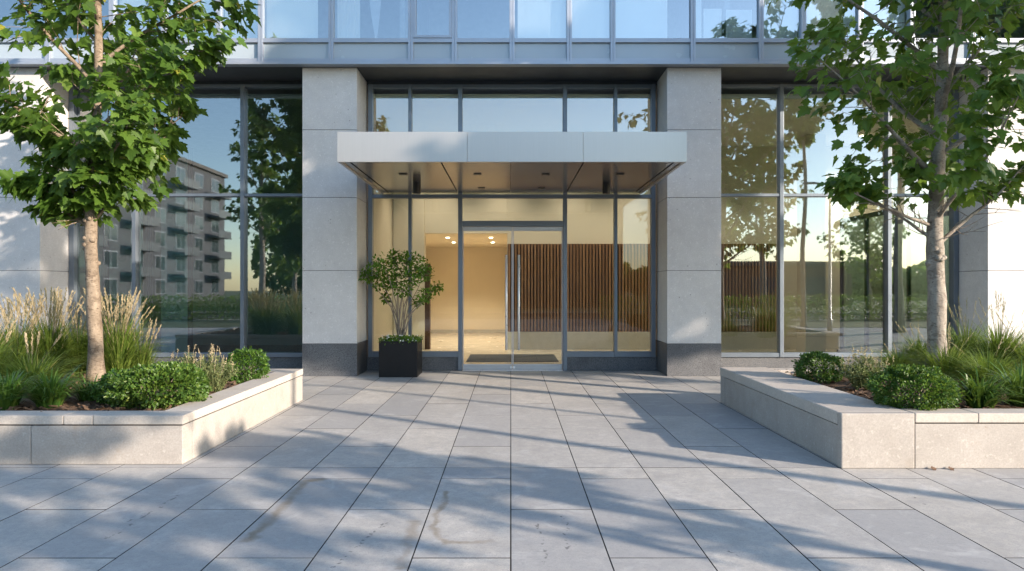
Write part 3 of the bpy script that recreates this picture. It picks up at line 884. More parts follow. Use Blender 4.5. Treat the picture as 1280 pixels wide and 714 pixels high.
def make_tree(root, height, z0, env, r0, seed, leafmat, barkmat, nlimb=16, leaf=(0.15, 0.24), dens=1.0, lean=(0, 0), fixed=(), knots=0, minz=None):
    """root empty > trunk, crown.  env(z) = crown radius at height z"""
    r = random.Random(seed)
    tk = MB(); cr = MB()
    n = 16; tp = []; tr = []
    ph = r.uniform(0, 6)
    for i in range(n + 1):
        t = i / n; z = height * 0.96 * t
        wv = 0.05 * min(1, z / 2)
        tp.append(Vector((lean[0]*z + wv*math.sin(z*1.1 + ph), lean[1]*z + wv*math.cos(z*0.9 + ph), z)))
        rad = r0 * (1 - t)**0.85 + 0.012
        if t < 0.06: rad *= 1.25
        tr.append(rad)
    # finer trunk for surface detail
    P = []; Rr = []
    for i in range(n):
        for k in range(4):
            f = k / 4
            P.append(tp[i].lerp(tp[i+1], f)); Rr.append((tr[i]*(1-f) + tr[i+1]*f) * (1 + 0.04*math.sin(i*3.1 + k*1.7)))
    P.append(tp[-1]); Rr.append(tr[-1])
    tk.tube(P, Rr, 14, wob=0.13)
    def at(z):
        f = max(0, min(n - 1e-4, z / (height*0.96) * n)); i = int(f)
        return tp[i].lerp(tp[i+1], f - i), tr[i]*(1-(f-i)) + tr[i+1]*(f-i)
    for k in range(knots):                                   # old branch collars
        z = r.uniform(1.2, z0 + 0.3) ; p, q = at(z); a = r.uniform(0, 2*PI) if k % 2 else r.uniform(-2.6, -0.6)
        o = Vector((math.cos(a), math.sin(a), 0.1))
        tk.tube([p + o*q*0.55, p + o*(q*1.05), p + o*(q*1.28)], [q*0.55, q*0.42, q*0.2], 8, wob=0.3)
    spots = []
    def curve(p, d, L, up, rad0, rad1, k=6, jit=0.10):
        pts = [p.copy()]; dd = d.normalized()
        for i in range(k):
            dd = (dd + Vector((0, 0, up)) / k + rv(r) * jit).normalized()
            pts.append(pts[-1] + dd * (L / k))
        rads = [rad0 + (rad1 - rad0) * i / k for i in range(k + 1)]
        tk.tube(pts, rads, 7 if rad0 > 0.015 else 5, caps=False)
        return pts, dd
    ga = r.uniform(0, 6)
    limbs = [(f[0], f[1], f[2]) for f in fixed]
    for i in range(nlimb):
        z = z0 + (height*0.92 - z0) * (i + 0.4) / nlimb
        ga += 2.4 + r.uniform(-0.35, 0.35)
        limbs.append((z, ga, r.uniform(0.5, 0.85)))
    for z, a, el in limbs:
        p, q = at(z)
        o = Vector((math.cos(a), math.sin(a), 0))
        rise = 0.5
        zt = min(height, z + 0.7)
        L = max(0.45, env(zt) * r.uniform(0.82, 1.05) / max(0.55, math.cos(el*0.75)))
        d = o * math.cos(el) + Vector((0, 0, math.sin(el)))
        lr = min(q*0.5, 0.010 + 0.011*L)
        pts, dd = curve(p + o*q*0.4, d, L, 0.12, lr, 0.006, 8, 0.10)
        for i in range(1, len(pts)):
            f = i / (len(pts) - 1)
            for _ in range(2 if f < 0.95 else 3):
                base = pts[i].lerp(pts[i-1], r.random())
                side = rv(r); side.z = side.z * 0.55 + 0.1
                sd = (dd * 0.55 + side).normalized()
                tl = L * r.uniform(0.16, 0.34) * (1.15 - 0.5 * f)
                tw, td = curve(base, sd, tl, 0.0, 0.007, 0.003, 3, 0.18)
                for j in range(1, 4): spots.append((tw[j], td, o, f))
                # second order
                b2 = tw[2]; s2 = (td + rv(r)*0.8); s2.z *= 0.6
                t2, td2 = curve(b2, s2, tl*0.6, -0.05, 0.004, 0.002, 2, 0.2)
                spots.append((t2[1], td2, o, f)); spots.append((t2[2], td2, o, f))
            if f > 0.35: spots.append((pts[i], dd, o, f))
    for p, d, o, f in spots:
        k = dens * r.uniform(0.8, 1.7)
        k = int(k) + (1 if r.random() < k - int(k) else 0)
        for _ in range(k):
            sd = rv(r); sd.z *= 0.6
            pd = (d*0.5 + sd*0.9 + Vector((0, 0, -0.05))).normalized()
            pl = r.uniform(0.05, 0.13)
            q = p + pd * pl
            if minz and q.z < minz: continue
            ld = (pd*0.6 + o*0.25 + Vector((0, 0, -0.55)) + rv(r)*0.45).normalized()
            nn = (Vector((0, 0, 1.0)) + o*0.55 + rv(r)*0.6 + Vector((0, -0.25, 0))).normalized()
            sz = r.uniform(*leaf)
            tt = min(1, max(0, r.gauss(0.42, 0.22)))
            if r.random() < 0.012: tt = 1.0
            maple_leaf(cr, q, ld, nn, sz, tt, r)
    tk.build('trunk', barkmat, root, smooth=True)
    cr.build('crown', leafmat, root)
    return len(spots), len(cr.f)//2

def interp(tab):
    def f(z):
        if z <= tab[0][0]: return tab[0][1]
        for (a, b), (c, d) in zip(tab[:-1], tab[1:]):
            if z <= c: return b + (d - b) * (z - a) / (c - a)
        return tab[-1][1]
    return f
SOIL = 0.40
tl = empty('maple_tree', (X_(121, 8.75), 8.75, SOIL), label='young maple with sunlit tan trunk in the planter near the balcony reflection', cat='tree')
print('left tree', make_tree(tl, 7.4, 2.02, interp([(2.0, 0.75), (2.8, 1.15), (3.4, 1.75), (4.2, 2.15), (5.2, 1.95), (6.4, 1.3), (7.4, 0.4)]), 0.082, 11, M['maple'], M['bark_tan'],
      nlimb=17, lean=(-0.012, 0), fixed=((2.0, PI*0.98, 0.62), (2.08, 0.15, 0.85)), knots=7, leaf=(0.08, 0.18), dens=3.4, minz=2.1))
tr_ = empty('maple_tree', (X_(1171, 8.9), 8.9, SOIL + 0.03), label='young maple with mottled grey trunk in the planter with the bench ledge', cat='tree')
print('right tree', make_tree(tr_, 7.6, 2.0, interp([(2.0, 1.2), (2.8, 1.6), (3.6, 2.4), (4.4, 2.75), (5.4, 2.5), (6.6, 1.4), (7.6, 0.4)]), 0.108, 29, M['maple_dark'], M['bark_grey'],
      nlimb=18, lean=(0.012, 0), fixed=((1.75, 0.25, 0.75), (1.85, PI*0.95, 0.5), (2.0, PI*1.05, 0.35)), knots=8, leaf=(0.085, 0.185), dens=2.0, minz=2.35))

# ---- shrubs
def leaf_ball(root, rx, ry, rz, n, L, W, mat, seed, bump=0.30, shell=(0.72, 1.04), lift=0.0, base=0.0, spiky=0.0):
    r = random.Random(seed); m = MB()
    off = Vector((r.uniform(0, 50), r.uniform(0, 50), r.uniform(0, 50)))
    for i in range(n):
        d = rv(r)
        if d.z < -0.88: d.z *= -0.6; d.normalize()
        k = 1 + bump * mnoise.noise(d * 2.4 + off) + bump * 0.6 * mnoise.noise(d * 6 + off)
        q = r.uniform(*shell) ** 0.6
        p = Vector((d.x*rx*k*q, d.y*ry*k*q, max(0.015, rz*(0.62 + d.z*0.62*k*q) + base)))
        ld = (d + rv(r)*0.75 + Vector((0, 0, lift))).normalized()
        nn = (d + rv(r)*0.7).normalized()
        s = r.uniform(0.7, 1.25)
        oval_leaf(m, p, ld, nn, L*s, W*s, min(1, max(0, r.gauss(0.45, 0.22))))
    m.build('foliage', mat, root)
    st = MB()
    for i in range(16):
        a = r.uniform(0, 2*PI); b = r.uniform(0.2, 0.75)
        e = Vector((math.cos(a)*rx*b, math.sin(a)*ry*b, rz*r.uniform(0.5, 0.95)))
        st.tube([(0.03*math.cos(a), 0.03*math.sin(a), -0.03), e*0.5 + Vector((0, 0, 0.04)), e], [0.012, 0.008, 0.004], 5)
    st.build('stem', M['stem'], root)

def spot_at(px, py, z):      # point on a plane of height z seen at px, py
    D = (EYE - z) * F / (py - VY)
    return (X_(px, D), D, z)

def box_shrub(px, py, wpx, hpx, label, seed, z=SOIL, n=6000, mat='boxleaf', name='boxwood_shrub', cat='shrub', L=0.026, W=0.016, group=None, **kw):
    x, D, zz = spot_at(px, py, z)
    e = empty(name, (x, D, zz), label=label, cat=cat, group=group)
    rx = wpx * D / F / 2; rz = hpx * D / F / 1.24
    leaf_ball(e, rx, rx*0.9, rz, n, L, W, M[mat], seed, **kw)
    return e
box_shrub(308, 478, 50, 40, 'small round boxwood at the far corner of the planter with the tan-trunked tree', 3)
box_shrub(198, 508, 112, 50, 'wide spreading bright green shrub in front of the tan tree trunk', 5, n=9500, mat='yewleaf', name='spreading_shrub', L=0.036, W=0.024, bump=0.3)
box_shrub(150, 506, 52, 38, 'low dark green shrub at the foot of the tan tree trunk', 6, n=3200, mat='boxleaf', name='spreading_shrub', L=0.04, W=0.022, bump=0.3)
box_shrub(1024, 478, 56, 36, 'small round boxwood beside the broad bench ledge', 8, z=SOIL+0.04)
box_shrub(1141, 514, 94, 54, 'larger round boxwood in front of the grey tree trunk', 9, n=9500, z=SOIL+0.04, L=0.027)

def wispy(px, py, wpx, hpx, label, seed, z=SOIL, n=150, heads=30):
    x, D, zz = spot_at(px, py, z)
    e = empty('catmint_plant', (x, D, zz), label=label, cat='plant')
    r = random.Random(seed); W = wpx*D/F/2; H = hpx*D/F
    fo = MB(); sd = MB()
    for i in range(n):
        a = r.uniform(0, 2*PI); q = r.random()**0.6
        tip = Vector((math.cos(a)*W*q, math.sin(a)*W*0.9*q, H*(1.05 - 0.4*q*q)*r.uniform(0.75, 1.12)))
        b = tip * 0.25; b.z = 0
        mid = b.lerp(tip, 0.5) + Vector((0, 0, H*0.12))
        pts = [b, mid, tip]
        fo.tube(pts, [0.004, 0.003, 0.0015], 4, tint=r.uniform(0.2, 0.9), caps=False)
        for j in range(16):
            t = r.uniform(0.15, 1.0)
            p = b.lerp(mid, t*2) if t < 0.5 else mid.lerp(tip, t*2-1)
            oval_leaf(fo, p, (rv(r) + Vector((0, 0, 0.5))).normalized(), rv(r), r.uniform(0.025, 0.05), r.uniform(0.008, 0.015), min(1, max(0, r.gauss(0.5, 0.25))))
        if i < heads:
            t2 = tip + Vector((r.uniform(-.05, .05), 0, r.uniform(0.08, 0.16)))
            sd.tube([tip, t2], [0.002, 0.0015], 4, tint=0.3)
            for j in range(12):
                oval_leaf(sd, tip.lerp(t2, r.uniform(0.5, 1.0)), rv(r), rv(r), 0.02, 0.008, r.random())
    fo.build('foliage', M['sage'], e)
    sd.build('seed_heads', M['plume'], e)
    return e
wispy(266, 492, 62, 44, 'loose grey green plant with pale seed heads beside the small round boxwood', 21)
wispy(235, 480, 50, 34, 'low grey green plant behind the wide spreading shrub', 22, n=90, heads=16)
wispy(1080, 489, 64, 40, 'wispy yellow green plant between the two round boxwoods', 23, z=SOIL+0.04, heads=44)

def blades(m, r, n, H, spread, W, curve=0.5, hmin=0.6, base_r=0.09):
    for i in range(n):
        a = r.uniform(0, 2*PI); o = Vector((math.cos(a), math.sin(a), 0))
        s = Vector((-math.sin(a), math.cos(a), 0))
        h = H * r.uniform(hmin, 1.08); sp = spread * r.random()**0.7
        b = o * base_r * r.random() + Vector((0, 0, -0.02))
        k = 5; L = []
        cv = curve * r.uniform(0.4, 1.3)
        for j in range(k + 1):
            t = j / k
            z = h * (t - cv * 0.55 * t**3)
            out = sp * (t**1.7)
            L.append(b + o*out + Vector((0, 0, max(0, z))))
        V = []; Fc = []
        w = W * r.uniform(0.7, 1.3); tw = r.uniform(-0.8, 0.8)
        for j, p in enumerate(L):
            ww = w * (1 - (j / k)**2.2) * 0.5 + 0.0006
            ss = (s * math.cos(tw) + Vector((0, 0, 1)) * math.sin(tw) * 0.5 + o*0.4*math.sin(tw*2)).normalized()
            V += [p + ss*ww, p - ss*ww]
        for j in range(k): Fc.append((2*j, 2*j+1, 2*j+3, 2*j+2))
        m.add(V, Fc, 0, min(1, max(0, r.gauss(0.48, 0.22))))

def reed_mesh(root, seed, H, nplume, nblade, spread, plume_len=0.22, fat=1.0, lean=(0, 0), bladeH=0.72):
    r = random.Random(seed)
    b = MB(); blades(b, r, nblade, H*bladeH, spread, 0.012, 0.75, 0.45, 0.14)
    blades(b, r, nblade//2, H*bladeH*0.62, spread*1.15, 0.013, 0.8, 0.45, 0.2)
    b.build('blades', M['blade'], root)
    p = MB()
    for i in range(nplume):
        a = r.uniform(0, 2*PI); o = Vector((math.cos(a), math.sin(a), 0))
        h = H * r.uniform(0.78, 1.06)
        out = spread * 0.75 * r.random()**0.6
        q0 = o * 0.1 * r.random()
        q1 = q0 + o*out*0.35 + Vector((0, 0, h*0.6)); q2 = q0 + o*out + Vector((lean[0]*h, lean[1]*h, h))
        p.tube([q0, q1, q2], [0.0022, 0.0018, 0.001], 4, tint=0.15, caps=False)
        L = plume_len * r.uniform(0.75, 1.25)
        d = (q2 - q1).normalized(); st = q2 - d * L
        tt = r.random()
        nseed = int(34 * fat)
        for j in range(nseed):
            f = j / nseed
            w = (math.sin(PI * min(1, f*0.9 + 0.12)))**0.8 * 0.017 * fat
            c = st + d * L * f
            x = rv(r)
            oval_leaf(p, c + x*w*0.4, (d*1.3 + x*0.34).normalized(), rv(r), 0.036*r.uniform(.8, 1.3), 0.0085*fat, min(1, max(0, tt*0.5 + r.uniform(0, 0.5))))
    p.build('plumes', M['plume'], root)

def reed(px, py, toppx, label, seed, z=SOIL, nplume=34, nblade=760, spread=0.55, group=None, lean=(0, 0), fat=1.0, bladeH=1.0, D=None):
    x, D, zz = spot_at(px, py, z)
    e = empty('reed_grass', (x, D, zz), label=label, cat='ornamental grass', group=group)
    H = Z_(toppx, D) - zz
    reed_mesh(e, seed, H, nplume, nblade, spread, lean=lean, fat=fat, bladeH=bladeH)
    return e
G1 = 'feather reed grasses behind the tan-trunked tree'
reed(20, 476, 372, 'tall feather grass at the left edge of the photograph, thick with pale plumes', 31, group=G1, nplume=64, lean=(-0.03, 0))
reed(62, 472, 366, 'fullest clump of feather grass, plumes standing left of the tan trunk', 32, group=G1, nplume=72, lean=(-0.02, 0))
reed(98, 468, 384, 'feather grass clump partly hidden behind the tan trunk', 33, group=G1, nplume=24)
reed(148, 470, 366, 'tall feather grass clump just right of the tan trunk', 34, group=G1, nplume=60, lean=(0.02, 0))
reed(176, 468, 400, 'shorter sparse feather grass at the right end of the plume row', 35, group=G1, nplume=12, nblade=200, spread=0.32)
reed(-18, 486, 390, 'feather grass cut off by the left edge of the photograph', 36, group=G1, nplume=30)
G2 = 'tall grasses behind the grey-trunked tree'
reed(1150, 458, 404, 'sparse tall grass showing left of the grey trunk', 41, z=SOIL+.04, nplume=8, nblade=420, group=G2, fat=0.6, bladeH=0.95)
reed(1208, 462, 376, 'tall grass with thin wispy plumes just right of the grey trunk', 42, z=SOIL+.04, nplume=13, nblade=560, group=G2, fat=0.6, spread=0.5, bladeH=0.9)
reed(1250, 470, 370, 'tall grass with arching thin plumes against the sunlit wall', 43, z=SOIL+.04, nplume=15, nblade=600, group=G2, fat=0.6, spread=0.5, bladeH=0.9)
reed(1290, 474, 395, 'tall grass cut off by the right edge of the photograph', 44, z=SOIL+.04, nplume=12, nblade=600, group=G2, fat=0.6, spread=0.5, bladeH=0.95)

reed(1182, 476, 410, 'fine grass clump tucked right behind the grey trunk base', 45, z=SOIL+.04, nplume=6, nblade=620, group=G2, fat=0.6, spread=0.6, bladeH=1.0)
reed(1236, 486, 420, 'front clump of fine grass between the grey trunk and the sunlit wall', 46, z=SOIL+.04, nplume=5, nblade=620, group=G2, fat=0.6, spread=0.6, bladeH=1.0)
reed(1122, 464, 425, 'short fine grass clump between the glazing and the larger round boxwood', 47, z=SOIL+.04, nplume=3, nblade=420, group=G2, fat=0.6, spread=0.5, bladeH=1.0)
reed(40, 492, 420, 'leafy grass clump without many plumes in front of the fullest clump', 37, group=G1, nplume=5, nblade=620, spread=0.6)
def strap(px, py, hpx, label, seed, z=SOIL, n=260, spread=0.42, group=None):
    x, D, zz = spot_at(px, py, z)
    e = empty('strap_leaf_plant', (x, D, zz), label=label, cat='plant', group=group)
    m = MB(); r = random.Random(seed)
    blades(m, r, n, hpx*D/F*1.35, spread, 0.022, 0.95, 0.5, 0.10)
    m.build('leaves', M['strap'], e)
    return e
G3 = 'low strap leaved clumps'
strap(62, 510, 50, 'low dark strap leaved clump in front of the feather grass', 51, group=G3, n=320, spread=0.46)
strap(8, 512, 56, 'low strap leaved clump at the left edge of the photograph', 52, group=G3)
strap(112, 503, 36, 'small strap leaved clump tucked left of the tan trunk base', 55, group=G3, n=150, spread=0.3)
strap(1225, 512, 52, 'glossy strap leaved clump right of the larger round boxwood', 53, z=SOIL+.04, group=G3, n=300, spread=0.44)
strap(1276, 508, 58, 'strap leaved clump at the right edge of the photograph', 54, z=SOIL+.04, group=G3, n=300, spread=0.46)

# ---- dry leaves lying at the foot of the bench planter
M['dry'] = simple('dry leaf', (0.10, 0.055, 0.03), 0.8, var=0.3, nscale=30)
for px, py in ((1168, 587.5), (1190, 587.5)):
    x, D = gp(px, py); m = MB(); r = random.Random(px)
    maple_leaf(m, Vector((-0.02, 0, 0.008)), Vector((1, 0.2, 0.15)), Vector((0, -0.6, 1)), 0.05, 0.5, r)
    tag(m.build('fallen_leaf', M['dry'], loc=(x, D, 0.0)), 'curled dry brown leaf on the paving at the foot of the sunlit planter wall', 'leaf', 'fallen leaves')
# ---- potted shrub by the entrance
def potted():
    D0 = 12.42; x0, x1 = X_(473.5, D0), X_(521.5, D0); w = x1 - x0
    cx_, cy = (x0 + x1)/2, D0 + w/2
    e = empty('potted_shrub', (cx_, cy, 0), label='square black pot with a multi-stemmed shrub beside the entrance glazing', cat='potted plant')
    h = Z_(427, D0); t = 0.035; a = w/2
    m = MB()
    m.box(-a, a, -a, -a + t, 0.004, h, b=0.005); m.box(-a, a, a - t, a, 0.004, h, b=0.005)
    m.box(-a, -a + t, -a + t + .001, a - t - .001, 0.004, h, b=0.005); m.box(a - t, a, -a + t + .001, a - t - .001, 0.004, h, b=0.005)
    m.box(-a + t, a - t, -a + t, a - t, 0.01, 0.05)
    m.build('pot', M['pot'], e)
    s = MB(); s.box(-a + t + .002, a - t - .002, -a + t + .002, a - t - .002, 0.06, h - 0.04); s.build('soil', M['mulch'], e)
    r = random.Random(77); st = MB(); fo = MB(); k = D0 / F * 1.03
    # stems end in leaf clusters placed like the photograph's
    clusters = [(-0.50, 1.96, .24), (-0.28, 2.06, .24), (-0.02, 2.0, .26), (0.12, 2.18, .15), (0.33, 2.04, .24), (0.45, 1.92, .17), (-0.38, 1.72, .2), (0.22, 1.82, .22), (-0.12, 1.74, .18),
                (0.05, 1.6, .16), (0.66, 1.64, .12), (0.48, 1.5, .15), (-0.16, 2.22, .13), (-0.66, 1.86, .13), (-0.32, 1.44, .09), (0.3, 1.36, .10)]
    for x, z, rad in clusters:
        y = r.uniform(-0.25, 0.25)
        b = Vector((r.uniform(-0.08, 0.08), r.uniform(-0.08, 0.08), h - 0.06)); c = Vector((x, y, z))
        mid = b.lerp(c, 0.5) + Vector((-x*0.18, -y*0.1, 0.05)); 
        st.tube([b, b.lerp(mid, .5) + rv(r)*0.012, mid, mid.lerp(c, .5) + rv(r)*0.03, c], [0.014, 0.012, 0.010, 0.007, 0.004], 6)
        n = int(680 * rad)
        for _ in range(7):
            v = rv(r); v.z *= 0.8
            st.tube([c.lerp(mid, r.uniform(0, .3)), c + v*rad*0.9], [0.004, 0.002], 4)
        for _ in range(n):
            v = rv(r); p = c + Vector((v.x, v.y, v.z*0.85)) * rad * r.random()**0.42
            oval_leaf(fo, p, (v*0.6 + rv(r) + Vector((0, 0, -0.2))).normalized(), (Vector((0, -.3, 1)) + rv(r)*0.8).normalized(), r.uniform(0.05, 0.095), r.uniform(0.028, 0.046), 1.0 if r.random() < 0.02 else min(0.9, max(0, r.gauss(0.42, 0.22))))
    st.build('stem', M['stem'], e, smooth=True); fo.build('foliage', M['potleaf'], e)
    gc = MB(); fl = MB()
    for _ in range(1100):
        x, y = r.uniform(-a*1.05, a*1.05), r.uniform(-a*1.05, a)
        p = Vector((x, y, h + r.uniform(-0.05, 0.085)*(1 - 0.4*abs(x)/a)))
        oval_leaf(gc, p, (rv(r) + Vector((x, y, 0.3))).normalized(), (Vector((0, 0, 1)) + rv(r)*.7).normalized(), r.uniform(0.03, 0.055), r.uniform(0.016, 0.026), min(0.9, max(0, r.gauss(0.45, 0.25))))
    gc.build('underplanting', M['potleaf'], e)
    for _ in range(34):
        p = Vector((r.uniform(-a, a), r.uniform(-a*1.08, a*.3), h + r.uniform(0.0, 0.11)))
        for q in range(5):
            an = q*2*PI/5; d = Vector((math.cos(an), -0.5, math.sin(an))).normalized()
            oval_leaf(fl, p, d, Vector((0, -1, .4)), 0.015, 0.012, .5)
    fl.build('flowers', M['petal'], e)
potted()

# ------------------------------------------------------------------ the street behind the camera (reflected in the glass, shading the plaza)
def street_tree(loc, label, height, z0, rad, seed, leaf=(0.17, 0.27), dens=1.0, nlimb=20, r0=0.16, env=None, mat='maple', lean=(0, 0)):
    e = empty('street_tree', (*loc, 0.0), label=label, cat='tree', group='street trees behind the viewpoint')
    zt = height
    env = env or interp([(z0, rad*0.65), (z0 + (zt-z0)*0.3, rad), (z0 + (zt-z0)*0.6, rad*0.9), (zt, rad*0.2)])
    print('street', make_tree(e, height, z0, env, r0, seed, M[mat], M['bark_grey'], nlimb=nlimb, leaf=leaf, dens=dens, lean=lean))
    return e
street_tree(US(6.5, 5.1), 'small low-crowned tree reflected beside the stone column next to the bench ledge', 4.4, 2.1, 1.25, 101, nlimb=8, r0=0.09, dens=0.30, lean=(-0.10, -0.16))
street_tree(US(7.5, 2.2), 'round-headed tree at the kerb, between the two taller street trees', 7.6, 2.0, 2.1, 102, nlimb=19, r0=0.10, dens=0.45, env=interp([(2.0, 1.2), (3.2, 2.1), (6.0, 2.2), (7.6, 0.5)]))
street_tree(US(13.0, 11.9), 'tall broad street tree shading the entrance doors', 13.0, 5.4, 2.6, 103, nlimb=30, r0=0.2, leaf=(0.24, 0.36), dens=2.0)
street_tree(US(11.0, 9.25), 'tall narrow tree added out of view to shade the left stone column', 15.0, 6.0, 1.5, 107, nlimb=34, r0=0.16, leaf=(0.22, 0.34), dens=2.2)  # added tree, its crown shaped to keep sun off the left column
street_tree(US(9.5, 6.38), 'tall slim tree added out of view to shade the far left wall', 13.0, 7.2, 0.75, 109, nlimb=16, r0=0.09, leaf=(0.2, 0.3), dens=0.8)  # added tree, its high crown keeps sun off the far left wall
street_tree((14.0, -11.0), 'tall street tree reflected in the glass beside the bench ledge planter', 12.0, 3.2, 2.9, 104, nlimb=22, r0=0.18, leaf=(0.2, 0.3), dens=0.8)
street_tree((-11.9, -5.6), 'tall street tree reflected left of the stone column', 10.6, 3.4, 2.1, 105, nlimb=18, r0=0.16, leaf=(0.16, 0.26), dens=0.7)
street_tree((-14.5, -18.8), 'broad street tree across the road in front of the apartment block', 8.5, 2.0, 3.6, 106, nlimb=22, r0=0.18, leaf=(0.26, 0.4), dens=1.0)

street_tree((26.5, -23.5), 'round tree across the road reflected behind the bench ledge planter', 8.2, 1.8, 3.2, 108, nlimb=18, r0=0.16, leaf=(0.2, 0.32), dens=0.9)
def hedge(x, y, w, label, seed):  # unseen hedges added to hide the bright road from the reflections
    e = empty('hedge', (x, y, 0), label=label, cat='hedge')
    m = MB(); r = random.Random(seed)
    for _ in range(9000):
        p = Vector((r.uniform(-w/2, w/2), r.uniform(-0.55, 0.55), r.uniform(0.02, 1.3)))
        p.z *= 0.95 + 0.15*mnoise.noise(Vector((p.x*1.3, p.y, seed)))
        oval_leaf(m, p, rv(r), rv(r), 0.10, 0.07, min(0.9, max(0, r.gauss(0.4, 0.2))))
    m.build('foliage', M['maple_dark'], e)
    st = MB()
    for k in range(int(w*1.5)):
        q = -w/2 + 0.3 + k/1.5; st.tube([(q, 0, -0.02), (q + .05, .05, .4), (q - .05, -.05, .8)], [.02, .015, .008], 5)
    st.build('stem', M['stem'], e)
hedge(-13.5, -7.6, 17.0, 'clipped hedge added along the kerb to darken the reflection in the left glass', 61)
hedge(13.5, -7.6, 18.0, 'clipped hedge added along the kerb to darken the reflection beside the bench ledge planter', 62)

def lamp_post():
    x, y = US(8.6, 8.05)
    e = empty('street_lamp', (x, y, 0), label='slender grey lamp post reflected as a thin pole in the glass', cat='street lamp')
    m = MB(); m.tube([(0, 0, 0), (0, 0, 0.5), (0, 0, 0.52), (0, 0, 5.3)], [0.09, 0.085, 0.055, 0.038], 12)
    m.build('post', M['frame'], e, smooth=True)
    h = MB(); h.tube([(0, 0, 5.301), (-0.25, 0, 5.42), (-0.5, 0, 5.42)], [0.03, 0.028, 0.025], 8); h.box(-0.95, -0.501, -0.09, 0.09, 5.39, 5.46, b=0.02)
    h.build('lamp_head', M['frame'], e)
lamp_post()

def apartment():
    X0, X1, Y0, Y1, H = -62, -44, -78, -34, 18.5
    e = empty('apartment_building', ((X0+X1)/2, (Y0+Y1)/2, 0), label='six storey apartment block in shade-darkened grey with balconies reflected in the glass', cat='building')
    ox, oy = (X0+X1)/2, (Y0+Y1)/2
    bm = simple('shade-darkened render', (0.075, 0.085, 0.10), 0.8); wm = simple('grey balcony glass', (0.10, 0.12, 0.135), 0.4)  # wall and balcony colours darkened to imitate shade on the block
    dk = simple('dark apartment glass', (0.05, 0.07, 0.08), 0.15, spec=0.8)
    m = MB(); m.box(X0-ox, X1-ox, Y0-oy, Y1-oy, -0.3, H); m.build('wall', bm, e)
    m = MB(); m.box(X0-ox-.4, X1-ox+.4, Y0-oy-.4, Y1-oy+.4, H + .002, H + 0.5); m.build('roof', M['kerb'], e)
    for f in range(6):
        z = 0.8 + f*3.0
        for k in range(8):
            y = Y0 - oy + 2.2 + k*5.3
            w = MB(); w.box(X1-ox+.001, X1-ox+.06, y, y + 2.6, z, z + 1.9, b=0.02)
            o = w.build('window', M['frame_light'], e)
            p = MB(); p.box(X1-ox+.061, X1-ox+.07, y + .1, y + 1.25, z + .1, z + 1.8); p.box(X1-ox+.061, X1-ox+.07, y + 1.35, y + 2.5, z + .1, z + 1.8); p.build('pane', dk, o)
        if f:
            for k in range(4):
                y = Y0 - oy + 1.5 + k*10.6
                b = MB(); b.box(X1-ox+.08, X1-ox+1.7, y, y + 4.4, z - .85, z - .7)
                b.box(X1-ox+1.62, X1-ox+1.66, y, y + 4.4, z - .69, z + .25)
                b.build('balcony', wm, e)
apartment()
def low_house():
    e = empty('low_brick_building', (44, -52, 0), label='long low brown brick building far across the road', cat='building')
    bm = simple('brown brick', (0.16, 0.085, 0.06), 0.85)
    m = MB(); m.box(-20, -7, -5, 5, -0.3, 4.0); m.build('wall', bm, e)
    m = MB(); m.box(-20.4, -6.6, -5.4, 5.4, 4.002, 4.5); m.build('roof', M['soffit_dark'], e)
    for k in range(2):
        w = MB(); w.box(-18 + k*6, -15 + k*6, 5.001, 5.06, 1.0, 2.8); w.build('window', M['frame_dark'], e)
low_house()
def opposite():  # added block keeps bright low sky out of the entrance reflections
    e = empty('added_brick_building', (-4, -44, 0), label='dark three storey brick building added across the road to block bright sky from the entrance glass', cat='building')
    bm = simple('dark brick', (0.11, 0.075, 0.055), 0.85, nscale=3)
    m = MB(); m.box(-16, 15, -8, 4, -0.3, 10.5); m.build('wall', bm, e)
    m = MB(); m.box(-16.3, 15.3, -8.3, 4.3, 10.502, 11.0); m.build('roof', M['soffit_dark'], e)
    for f in range(3):
        for k in range(9):
            x = -14.6 + k*3.3
            w = MB(); w.box(x, x + 1.8, 4.001, 4.06, 1.0 + f*3.3, 2.9 + f*3.3, b=0.02); o = w.build('window', M['frame_dark'], e)
            p = MB(); p.box(x + .1, x + 1.7, 4.061, 4.07, 1.1 + f*3.3, 2.8 + f*3.3); p.build('pane', M['soffit_dark'], o)
opposite()
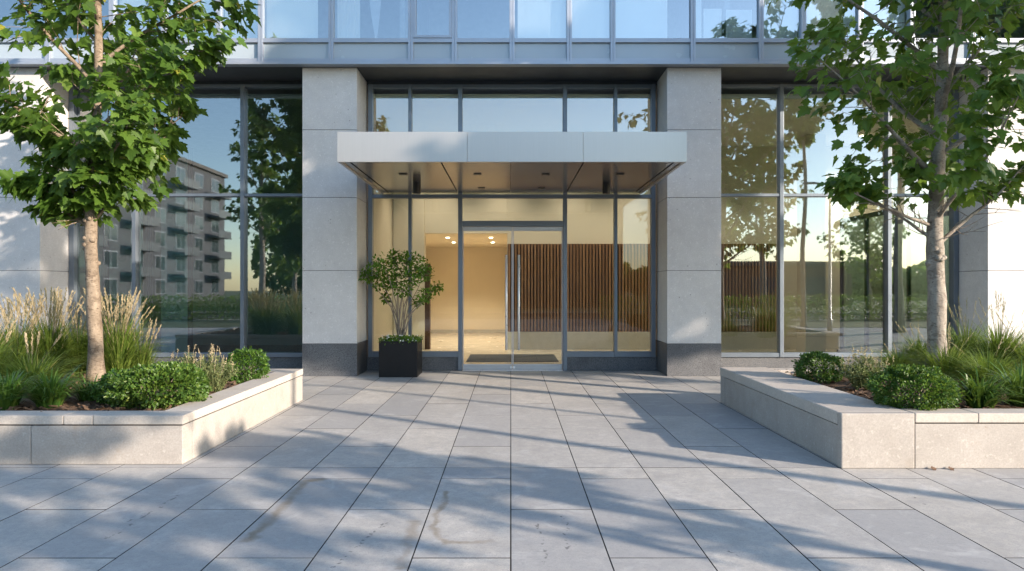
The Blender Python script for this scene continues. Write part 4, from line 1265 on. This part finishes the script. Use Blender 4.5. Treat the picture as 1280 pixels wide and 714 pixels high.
def woods():
    m = MB(); r = random.Random(500)
    for i in range(46):
        x = -110 + i*5.0 + r.uniform(-2, 2); y = -88 + r.uniform(-6, 6) - (14 if abs(x) < 30 else 0)
        if -66 < x < -40: continue
        h = r.uniform(9.5, 13.5) if x < 8 else r.uniform(6, 9) if x < 20 else r.uniform(3.5, 6); rx = r.uniform(3, 5)
        for _ in range(700):
            v = rv(r); p = Vector((x + v.x*rx, y + v.y*rx, h*0.55 + v.z*h*0.48))
            oval_leaf(m, p, rv(r), rv(r), 1.1, 0.8, min(0.9, max(0, r.gauss(0.4, 0.2))))
    tag(m.build('distant_woods', M['maple_dark']), 'dark line of far trees across the street', 'woods', kind='stuff')
woods()

# ------------------------------------------------------------------ light, sky, camera
sc = bpy.context.scene
w = bpy.data.worlds.new('World'); sc.world = w; w.use_nodes = True
nt = w.node_tree; nt.nodes.clear()
sky = nt.nodes.new('ShaderNodeTexSky'); sky.sky_type = 'NISHITA'; sky.sun_disc = False
sky.sun_elevation = R(SUN_EL); sky.sun_rotation = math.atan2(SUN_H.x, SUN_H.y)
sky.air_density = 1.0; sky.dust_density = 0.45; sky.ozone_density = 1.6
bg = nt.nodes.new('ShaderNodeBackground'); bg.inputs[1].default_value = 0.13
ow = nt.nodes.new('ShaderNodeOutputWorld')
nt.links.new(sky.outputs[0], bg.inputs[0]); nt.links.new(bg.outputs[0], ow.inputs[0])

L = bpy.data.lights.new('sun', 'SUN'); L.energy = 3.25; L.angle = R(0.6); L.color = (1.0, 0.84, 0.69)
so = bpy.data.objects.new('sun', L); C.objects.link(so)
sd = Vector((SUN_H.x*math.cos(R(SUN_EL)), SUN_H.y*math.cos(R(SUN_EL)), math.sin(R(SUN_EL))))
so.rotation_euler = (-sd).to_track_quat('-Z', 'Y').to_euler(); so.location = (20, -14, 12)

cam = bpy.data.cameras.new('camera'); co = bpy.data.objects.new('camera', cam); C.objects.link(co)
co.location = (0, 0, EYE); co.rotation_euler = (R(90), 0, 0)
cam.sensor_width = 36; cam.lens = 36 * F / 1280
cam.shift_x = (640 - VX) / 1280; cam.shift_y = (VY - 357) / 1280
cam.clip_start = 0.05; cam.clip_end = 2000
sc.camera = co
sc.render.engine = 'CYCLES'
sc.cycles.use_denoising = True
sc.cycles.max_bounces = 10; sc.cycles.transparent_max_bounces = 16
sc.cycles.sample_clamp_indirect = 6.0
sc.view_settings.view_transform = 'Standard'; sc.view_settings.look = 'None'
sc.view_settings.exposure = 1.80; sc.view_settings.gamma = 1.0
